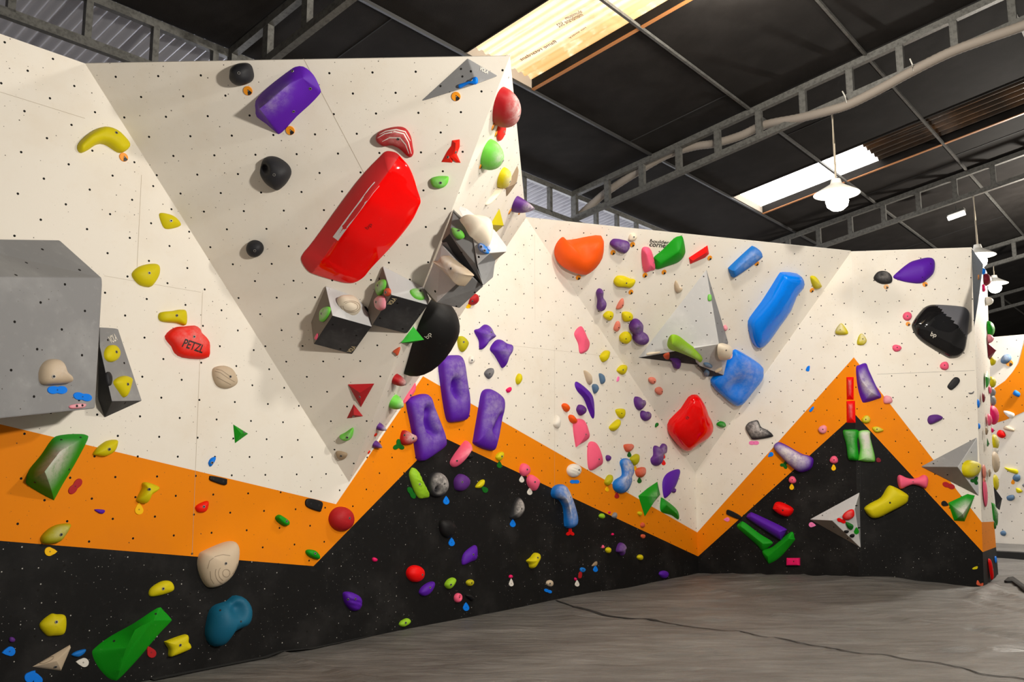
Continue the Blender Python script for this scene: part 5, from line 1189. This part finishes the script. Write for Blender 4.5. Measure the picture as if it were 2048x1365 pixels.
o = K('n', 'red', [(545, 720), (560, 650), (650, 560), (710, 470), (760, 450), (800, 470), (850, 560), (860, 600), (885, 650), (890, 710), (850, 770), (770, 830), (720, 870), (680, 880), (640, 860), (570, 780)], 'big glossy red rounded hold near the tip of the overhang', d=.22, p=2.4, gloss=True, dents=[(850, 575, 26, .03), (750, 830, 40, .03)])
surf_text(o, '8', 'n', (672, 618), (690, 600), M_redprint, 24)
K('n', 'blue', [(880, 350), (890, 310), (960, 240), (1040, 120), (1060, 95), (1100, 100), (1260, 200), (1280, 250), (1270, 310), (1200, 400), (1120, 500), (1080, 520), (1040, 510), (920, 410)], 'glossy blue bowl-shaped hold with a chalky swirl', d=.16, p=3, gloss=True, chalk=1, dents=[(1040, 350, 75, .07)], on='wall_corner_overhang')
K('n', 'green', [(912, 665), (940, 642), (975, 650), (983, 675), (950, 685)], 'small green ridged hold right of the big glossy red hold', k=.5, rib=.004, chalk=1)
K('j', 'yellow', [(90, 805), (130, 800), (165, 850), (172, 880), (120, 892)], 'yellow triangular hold right of the long glossy blue hold', k=.5, p=1.7, chalk=1)
B('j', 92, 900, 'orange marker under the yellow triangular hold by the right corner')
# on the tall pale volume
K('z', 'lime', [(355, 770), (375, 705), (410, 682), (470, 700), (560, 770), (697, 870), (695, 935), (665, 940), (600, 890), (430, 825), (370, 810)], 'lime bar hold across the lower edge of the pale volume', d=.11, p=1.5, spine=[(400, 755, 1), (640, 890, .9)], chalk=1)
K('z', 'palegreen', [(735, 285), (765, 285), (768, 335), (735, 338)], 'small light green hold near the top of the pale volume', k=.5, chalk=1)
K('z', 'cream', [(862, 780), (880, 748), (930, 752), (942, 800), (920, 890), (880, 900), (862, 850)], 'cream oval hold on the right side of the pale corner volume', k=.6, bolts=[(905, 805)])
K('z', 'palepink', [(925, 900), (945, 840), (980, 840), (988, 880), (965, 930), (930, 940)], 'pink and white hold behind the cream oval hold', k=.7, chalk=2, on='wall_corner_overhang')
K('z', 'palepink', [(880, 590), (905, 572), (920, 595), (905, 620), (885, 620)], 'small pink hold peeking out right of the pale volume', k=.7, chalk=1, on='wall_corner_overhang')
K('z', 'slate', [(697, 930), (740, 930), (778, 960), (760, 970), (705, 955)], 'chalky blue edge hold on the small pale corner volume', k=.4, chalk=1)
K('z', 'beige', [(802, 1005), (860, 975), (862, 990), (815, 1015)], 'slim wooden chip at the tip of the small pale corner volume', k=.5)
K('z', 'cream', [(165, 850), (170, 828), (275, 818), (275, 832)], 'slim white strip hold at the left tip of the pale volume', k=.6)
K('z', 'rust', [(315, 855), (370, 835), (368, 885), (330, 885)], 'orange chip in the shade under the pale volume', k=.35)
K('z', 'violet', [(375, 870), (440, 865), (478, 900), (478, 950), (455, 985), (420, 975), (405, 920), (380, 895)], 'dark purple hold hanging under the lime bar', k=.6, on='wall_corner_overhang')
K('z', 'slate', [(695, 1020), (720, 995), (748, 1020), (735, 1048), (705, 1048)], 'grey-blue hold under the tip of the pale corner volume', k=.5, chalk=1)
# ------------------------------------------------------------------ right wall
K('j', 'purple', [(735, 795), (760, 760), (860, 680), (930, 655), (1000, 640), (1045, 650), (1060, 690), (1050, 760), (1010, 805), (950, 842), (850, 835), (770, 815)], 'purple wing-shaped hold at the top of the right wall', d=.12, p=2, spine=[(800, 785, .4), (960, 740, 1)], chalk=0, bolts=[(1020, 695), (955, 800), (775, 760)], ring='dot')
B('j', 975, 855, 'orange marker under the purple wing-shaped hold')
K('j', 'dark', [(578, 800), (610, 755), (660, 747), (700, 765), (722, 800), (715, 840), (650, 850), (600, 830)], 'black oval hold left of the purple wing', d=.08, dents=[(640, 775, 20, .03)], chalk=1)
B('j', 672, 874, 'faded orange marker under the black oval hold', faded=True)
K('j', 'pink', (840, 1102, 70, 68, 0, .02), 'round pink button hold with an orange marker below', k=.5, bolts=[(838, 1103)])
B('j', 842, 1164, 'orange marker under the round pink button hold', r=.03)
o = K('j', 'black', [(885, 1190), (900, 1130), (960, 1050), (1010, 1015), (1080, 1008), (1250, 1020), (1310, 1040), (1330, 1090), (1320, 1200), (1300, 1347), (1260, 1407), (1200, 1425), (1140, 1407), (950, 1287)], 'big glossy black hold with a white logo near the arete', d=.16, p=2.2, gloss=True, lump=.01, spine=[(1050, 1180, .9), (1180, 1250, 1)], split=(1080, 1020, 1300, 1260, 'midgrey', 0))
surf_text(o, 'bp', 'j', (1020, 1245), (1062, 1258), M_whiteprint, 48)
K('j', 'yellow', [(275, 1215), (310, 1160), (335, 1170), (370, 1225), (355, 1245), (285, 1243)], 'upper of two chalky pale yellow holds on the right wall', k=.5, chalk=2, bolts=[(313, 1208)], ring='dot')
K('j', 'yellow', [(448, 1300), (465, 1250), (490, 1240), (522, 1290), (500, 1325), (455, 1325)], 'lower of two chalky pale yellow holds on the right wall', k=.5, chalk=2, bolts=[(490, 1280)], ring='dot')
K('o', 'pink', (757, 64, 68, 56), 'pink hold left of the big glossy black hold', k=.5, bolts=[(758, 60)], ring='dot')
K('o', 'pink', (1130, 203, 72, 62), 'pink hold below the big glossy black hold', k=.5, bolts=[(1128, 198)], ring='dot')
K('o', 'dark', [(1155, 355), (1205, 295), (1240, 300), (1243, 335), (1190, 388), (1160, 380)], 'flat black lozenge hold below the pink hold', k=.25, p=4, bolts=[(1215, 318)], ring='dot')
K('o', 'violet', [(998, 625), (1015, 592), (1070, 583), (1113, 600), (1110, 620), (1040, 655), (1010, 655)], 'purple half-round hold alone on the right wall', k=.5)
K('o', 'grey', [(1315, 412), (1340, 412), (1358, 400), (1352, 418), (1325, 424)], 'tiny grey crescent near the arete', k=.5)
K('o', 'blue', [(45, 240), (58, 208), (76, 205), (70, 245)], 'upper blue strip tag on the right wall', d=.012, p=5, name='route_tag', cat='route tag', lump=0)
K('o', 'blue', [(70, 555), (95, 525), (108, 522), (105, 540), (85, 563)], 'lower blue strip tag on the edge of the orange peak', d=.012, p=5, name='route_tag', cat='route tag', lump=0)
K('o', 'purple', [(442, 220), (470, 195), (520, 182), (545, 240), (600, 360), (640, 440), (600, 465), (510, 490), (485, 470), (455, 370)], 'purple chalky wedge hold on the orange peak', d=.14, p=1.1, spine=[(480, 320, .8), (560, 410, 1), (610, 440, .5)], chalk=3, lift=.25)
K('o', 'red', [(358, 290), (415, 290), (415, 467), (360, 467)], 'upper of two red bar holds on the orange peak', sharp=True, d=.06, p=1, spine=[(387, 335, 1), (387, 425, 1)], chalk=1)
K('o', 'red', [(358, 478), (425, 475), (430, 648), (360, 648)], 'lower of two red bar holds on the orange peak', sharp=True, d=.06, p=1, spine=[(393, 525, 1), (395, 605, 1)], chalk=1)
K('o', 'palepink', [(655, 450), (680, 435), (715, 450), (718, 490), (660, 497)], 'chalky pink hold under the purple wedge on the orange edge', k=.5, chalk=1)
K('o', 'yellow', (518, 622, 66, 66), 'round pale yellow hold at the tip of the black triangle', k=.5, chalk=1, bolts=[(513, 622)], ring='dot')
K('o', 'yellow', [(565, 685), (605, 677), (650, 700), (645, 715), (600, 725), (575, 710)], 'flat pale yellow hold right below the round yellow one', k=.5, chalk=1, bolts=[(600, 698)], ring='dot')
K('o', 'palepink', (175, 700, 66, 66), 'round pale pink hold on the orange band of the right wall', k=.5, bolts=[(178, 700)], ring='dot')
K('o', 'green', [(328, 715), (370, 700), (440, 702), (452, 730), (440, 800), (452, 930), (400, 940), (370, 925), (355, 820)], 'left of two green pillar holds in the black triangle', d=.10, p=1.8, spine=[(395, 735, .9), (405, 820, .7), (412, 905, .9)], chalk=1)
K('o', 'palegreen', [(455, 740), (480, 708), (545, 710), (555, 770), (592, 930), (560, 955), (470, 945), (460, 930), (475, 840)], 'right of two green pillar holds, chalkier and paler', d=.10, p=1.8, spine=[(510, 745, .9), (515, 830, .7), (525, 915, .9)], chalk=3)
K('o', 'maroon', (612, 940, 40, 36), 'small dark red tag right of the green pillars', d=.01, p=5, name='route_tag', cat='route tag', lump=0)
K('o', 'pink', (262, 938, 66, 58), 'round pink ball hold in the black triangle above a yellow tag', k=.55, bolts=[(265, 938)], ring='dot')
G('o', 'tagyellow', 'drop', 262, 1000, 18, 'yellow tag under the round pink ball in the black triangle')
K('o', 'purple', [(-208, 850), (-185, 800), (-130, 815), (0, 888), (60, 905), (95, 935), (80, 1000), (30, 1030), (-20, 1030), (-100, 970)], 'purple chalky boat-shaped hold on the left orange band', d=.15, p=2, spine=[(-160, 850, .7), (0, 950, 1), (50, 970, .8)], chalk=3)
G('n', 'blue', 'drop', 1332, 896, 18, 'blue tag left of the purple boat-shaped hold', rot=140)
G('n', 'darkgreen', 'three', 1438, 977, 26, 'green clover tag under the purple boat-shaped hold', rot=-60)
K('n', 'pink', (1498, 1095, 58, 56), 'small pink ball hold at the left side of the black triangle', k=.55, bolts=[(1500, 1093)], ring='dot')
G('n', 'tagyellow', 'drop', 1495, 1150, 18, 'yellow tag under the small pink ball at left')
K('n', 'dark', [(1132, 690), (1150, 650), (1190, 632), (1225, 630), (1250, 680), (1300, 705), (1340, 740), (1330, 760), (1200, 780), (1170, 760)], 'black and white chalky hold on the white panel by the corner', d=.09, chalk=2, bolts=[(1252, 705)])
G('n', 'tagpink', 'two', 1200, 805, 28, 'pink double tag under the black and white chalky hold', rot=0)
K('o', 'pink', [(765, 1075), (785, 1055), (830, 1075), (880, 1085), (930, 1075), (970, 1055), (1000, 1075), (998, 1130), (980, 1160), (930, 1140), (880, 1132), (830, 1150), (790, 1165), (770, 1130)], 'pink bone-shaped hold on the black triangle edge', d=.09, p=2.2, spine=[(790, 1110, 1), (880, 1108, .7), (975, 1108, 1)], bolts=[(881, 1108)])
K('o', 'yellow', [(512, 1310), (560, 1275), (640, 1230), (690, 1150), (730, 1143), (840, 1205), (850, 1240), (830, 1280), (720, 1340), (620, 1390), (560, 1388), (515, 1340)], 'large yellow slipper-shaped hold in the black triangle', d=.13, spine=[(570, 1330, .8), (680, 1270, 1), (770, 1215, 1)], bolts=[(702, 1272)], ring='dot', boltk=1.5)
K('n', 'red', [(1345, 1310), (1365, 1270), (1410, 1270), (1490, 1310), (1497, 1346), (1460, 1381), (1400, 1366), (1350, 1326)], 'red oval hold above the purple and green bars', k=.6, bolts=[(1425, 1331)], ring='dot', boltk=1.4)
K('s', 'black', [(985, 45), (1000, 20), (1095, 68), (1085, 95), (1000, 62)], 'flat black plate on the corner orange band', d=.02, p=5)
G('s', 'tagpink', 'drop', 990, 97, 17, 'pink tag under the flat black plate at the corner', rot=180)
K('s', 'purple', [(1142, 65), (1165, 45), (1200, 50), (1430, 160), (1445, 190), (1410, 250), (1390, 250), (1160, 100)], 'purple bar hold between two green bars on the black', d=.10, p=1.6, spine=[(1180, 75, .7), (1400, 195, 1)], lift=.3)
K('s', 'green', [(1060, 155), (1090, 118), (1120, 120), (1240, 210), (1335, 270), (1325, 300), (1260, 340), (1220, 300), (1130, 220)], 'green bar hold, left of the pair under the purple bar', d=.09, p=1.2, spine=[(1100, 150, .6), (1270, 285, 1)])
K('s', 'green', [(1258, 345), (1340, 310), (1480, 195), (1510, 240), (1505, 270), (1400, 390), (1320, 440), (1300, 430)], 'green bar hold, right of the pair under the purple bar', d=.09, p=1.2, spine=[(1310, 385, .8), (1470, 245, 1)])
K('s', 'magenta', [(1455, 397), (1558, 397), (1558, 455), (1455, 455)], 'magenta brick hold near the floor on the right wall', d=.05, p=5, sharp=True, bolts=[(1510, 424)], ring='dot')
G('o', 'darkred', 'two', 1160, 1138, 36, 'dark red double tag under the grey arete pyramid', rot=20)
G('o', 'black', 'drop', 1128, 1280, 22, 'black tag on the orange band left of the green gem hold', rot=20)
K('o', 'green', [(1168, 1275), (1320, 1205), (1378, 1218), (1340, 1320), (1297, 1421), (1215, 1416)], 'green gem-shaped chalky hold under the grey arete pyramid', sharp=True, p=1, d=.15, spine=[(1270, 1360, 1)], chalk=3)
K('o', 'yellow', [(1285, 1010), (1300, 960), (1340, 940), (1400, 960), (1410, 1000), (1390, 1050), (1340, 1078), (1300, 1060)], 'round yellow hold on the grey arete pyramid', d=.11, chalk=1, bolts=[(1392, 990)], ring='dot', boltk=1.3)
G('o', 'darkgreen', 'three', 1365, 1100, 26, 'green clover tag under the round yellow hold on the pyramid', rot=-60)
K('t', 'red', [(330, 75), (350, 45), (395, 20), (420, 30), (420, 75), (380, 100), (345, 98)], 'red half-disc hold on the white low triangular volume', k=.3, chalk=1)
G('t', 'red', 'two', 323, 106, 26, 'red heart tag on the white low triangular volume', rot=20, hole=False)
K('t', 'darkgreen', [(355, 120), (385, 125), (415, 145), (412, 170), (395, 177), (370, 160)], 'green hold with a hole on the white low triangular volume', k=.35, bolts=[(398, 152)], ring='dot')
G('t', 'green', 'drop', 440, 188, 20, 'green tag at the right rim of the white low volume', rot=-90, hole=False)
K('t', 'black', (362, 192, 38, 24), 'left of two small black holds under the white low volume', k=.5)
K('t', 'black', (407, 224, 42, 26), 'right of two small black holds under the white low volume', k=.5)
G('t', 'tagpink', 'drop', 92, 138, 20, 'pink tag at the left tip of the white low volume', rot=10)
K('t', 'yellow', [(1345, 485), (1355, 470), (1385, 462), (1380, 482)], 'small yellow arrow tag near the bottom of the arete', d=.008, p=6, name='route_tag', cat='route tag', lump=0, on='wall_right_front')
K('t', 'rust', [(1378, 605), (1385, 570), (1400, 590), (1408, 605), (1428, 590), (1425, 615)], 'patch of chipped bare plywood at the foot of the arete', d=.002, p=6, name='chipped_patch', cat='worn patch', lump=0, on='wall_right_front')
# ------------------------------------------------------------------ end of the wall, seen edge-on: sizes in metres
def KE(c, x, y, r, d, col, label, **kw):
    p_ = px(c, x, y); return KM(p_[0], p_[1], r * 1.35, r, d, col, label, on='wall_end', **kw)
KE('v', 392, 318, .05, .05, 'blue', 'blue hold on the slim blue-grey volume at the wall end', p=2)
B('v', 367, 357, 'orange marker on the slim blue-grey volume')
KE('v', 405, 375, .10, .10, 'maroon', 'dark crimson hold on the wall end below the blue one', p=2)
KE('v', 396, 432, .06, .04, 'magenta', 'magenta hold on the wall end under the crimson one', p=2)
KE('v', 418, 522, .07, .10, 'white', 'white ring hold sticking out of the wall end', p=2)
KE('v', 432, 712, .13, .09, 'green', 'green rounded hold at the outer edge of the wall end', p=2)
KE('v', 430, 778, .07, .08, 'palepink', 'pale pink ring hold at the outer edge of the wall end', p=2)
KE('v', 436, 860, .14, .10, 'maroon', 'crimson faceted hold on the wall end', p=1, sharp=True, pts=[(-.9, .7), (.6, 1), (1, -.2), (.2, -1), (-.8, -.8)])
KE('v', 450, 932, .07, .07, 'yellow', 'yellow hold under the crimson faceted hold', p=2)
KE('v', 420, 1055, .14, .05, 'green', 'green and white block hold on the wall end', p=1.2, sharp=True, chalk=2, pts=[(-.8, .2), (.5, 1), (.9, .4), (.3, -.8), (-.8, -1)])
KE('v', 450, 1075, .09, .07, 'yellow', 'yellow round hold right of the green and white block', p=2)
KE('v', 440, 1127, .06, .03, 'pink', 'small pink hold under the green and white block', p=2)
KE('v', 452, 1142, .08, .06, 'grey', 'grey hold right of the small pink hold', p=2)
KE('v', 394, 1180, .07, .03, 'maroon', 'dark red oval hold on the wall end', p=2)
KE('v', 361, 1220, .06, .025, 'blue', 'blue oval hold beside the arete', p=2)
KE('v', 455, 1200, .09, .06, 'grey', 'grey ring hold at the outer edge of the wall end', p=2)
KE('w', 458, 105, .15, .09, 'magenta', 'magenta disc hold at the outer edge of the wall end', p=2)
KE('w', 432, 137, .09, .05, 'pink', 'pink bow-shaped hold left of the magenta disc', p=2)
KE('w', 367, 180, .04, .02, 'blue', 'small blue dot hold beside the arete', p=2)
KE('w', 414, 212, .06, .03, 'tan', 'small tan hold on the wall end', p=2)
KE('w', 455, 208, .04, .03, 'magenta', 'tiny magenta dot right of the small tan hold', p=2)
KE('w', 425, 300, .08, .025, 'darkgreen', 'dark green triangle hold on the wall end', p=1, sharp=True, pts=TRI)
KE('w', 470, 290, .12, .07, 'yellow', 'pale yellow hold at the outer edge under the magenta disc', p=2, chalk=2)
KE('w', 473, 348, .08, .05, 'white', 'white hold under the pale yellow outer hold', p=2)
KE('w', 473, 425, .16, .07, 'beige', 'large beige rounded hold at the outer edge of the wall end', p=2)
KE('w', 400, 492, .10, .03, 'salmon', 'salmon hold level with the yellow ball on the wall end', p=2)
KE('w', 436, 499, .06, .025, 'tan', 'small beige hold right of the salmon hold', p=2)
KE('w', 399, 553, .045, .025, 'salmon', 'tiny salmon chip under the salmon hold', p=2)
KE('w', 406, 635, .15, .035, 'pink', 'long pink cluster hold low on the wall end', p=2, rot=-65)
KE('w', 477, 565, .12, .05, 'yellow', 'mustard hold at the outer edge low on the wall end', p=2)
KE('w', 490, 675, .2, .07, 'dark', 'dark grey wedge hold at the outer edge low down', p=1, sharp=True, pts=[(-.8, .9), (.8, .3), (.6, -.9), (-.6, -.6)])
KE('w', 472, 780, .18, .05, 'green', 'green and white flat hold above the orange end band', p=1.3, sharp=True, chalk=2, pts=[(-.9, 1), (.3, .8), (.9, 0), (.6, -1), (-.6, -.4)])
KE('w', 475, 860, .05, .02, 'darkgreen', 'tiny green chip on the orange end band', p=2)
KE('w', 442, 1158, .10, .04, 'red', 'red bar hold at the bottom of the wall end', p=3, rot=-60, pts=[(-1, .35), (1, .35), (1, -.35), (-1, -.35)])
KE('w', 480, 1092, .05, .02, 'blue', 'blue hold right of the red bar at the wall end foot', p=2)
# ------------------------------------------------------------------ far wall
def KG(c, pts, col, label, **kw): return K(c, col, pts, label, k=.5, on='wall_back', **kw)
KG('v', [(515, 925), (535, 890), (575, 885), (588, 915), (560, 945), (525, 945)], 'slate', 'blue-grey jug on the far wall above the ring', chalk=1)
B('v', 577, 945, 'orange marker beside the blue-grey jug on the far wall', on='wall_back', r=.06)
KG('v', [(598, 1150), (615, 1128), (648, 1150), (640, 1175), (610, 1165)], 'skyblue', 'blue hold on the orange ring of the far wall')
KG('v', [(533, 1275), (560, 1270), (608, 1290), (600, 1318), (570, 1315)], 'white', 'white hold on the lower edge of the orange ring')
KG('w', [(533, 190), (555, 177), (605, 200), (600, 217), (545, 205)], 'beige', 'beige flat hold on the far wall under the ring')
KG('w', [(488, 230), (505, 207), (535, 215), (550, 245), (530, 262), (500, 252)], 'red', 'red hold on the far wall beside the arete')
KG('w', [(540, 462), (580, 470), (620, 475), (635, 490), (625, 507), (570, 490)], 'yellow', 'yellow crooked hold on the far wall')
KG('w', [(597, 540), (610, 512), (645, 515), (648, 545), (625, 560)], 'slate', 'blue-grey hold under the yellow crooked hold')
G('w', 'tagorange', 'drop', 600, 563, 13, 'orange tag under the blue-grey far hold', hole=False, on='wall_back')
KG('w', [(620, 605), (640, 605), (665, 625), (645, 637), (625, 632)], 'yellow', 'yellow chip on the far wall at lower right')
KG('w', [(558, 660), (600, 650), (610, 675), (590, 690), (562, 685)], 'slate', 'dark blue hold low on the far wall')
KG('w', [(513, 905), (535, 893), (553, 910), (545, 930), (520, 925)], 'slate', 'lowest dark blue hold on the far wall')
KG('w', [(663, 580), (690, 565), (690, 600), (670, 595)], 'grey', 'grey hold on the far wall at the picture edge')
# lettering painted on the wall
wt = bpy.data.objects['wall_corner_overhang']
surf_text(wt, 'boulder', 'i', (390, 515), (540, 528), M_print, 24, bold=0.02)
surf_text(wt, 'corner', 'i', (386, 545), (534, 560), M_print, 24, bold=0.02)
# big orange-black corner details done; tidy the scene units
S.unit_settings.system = 'METRIC'
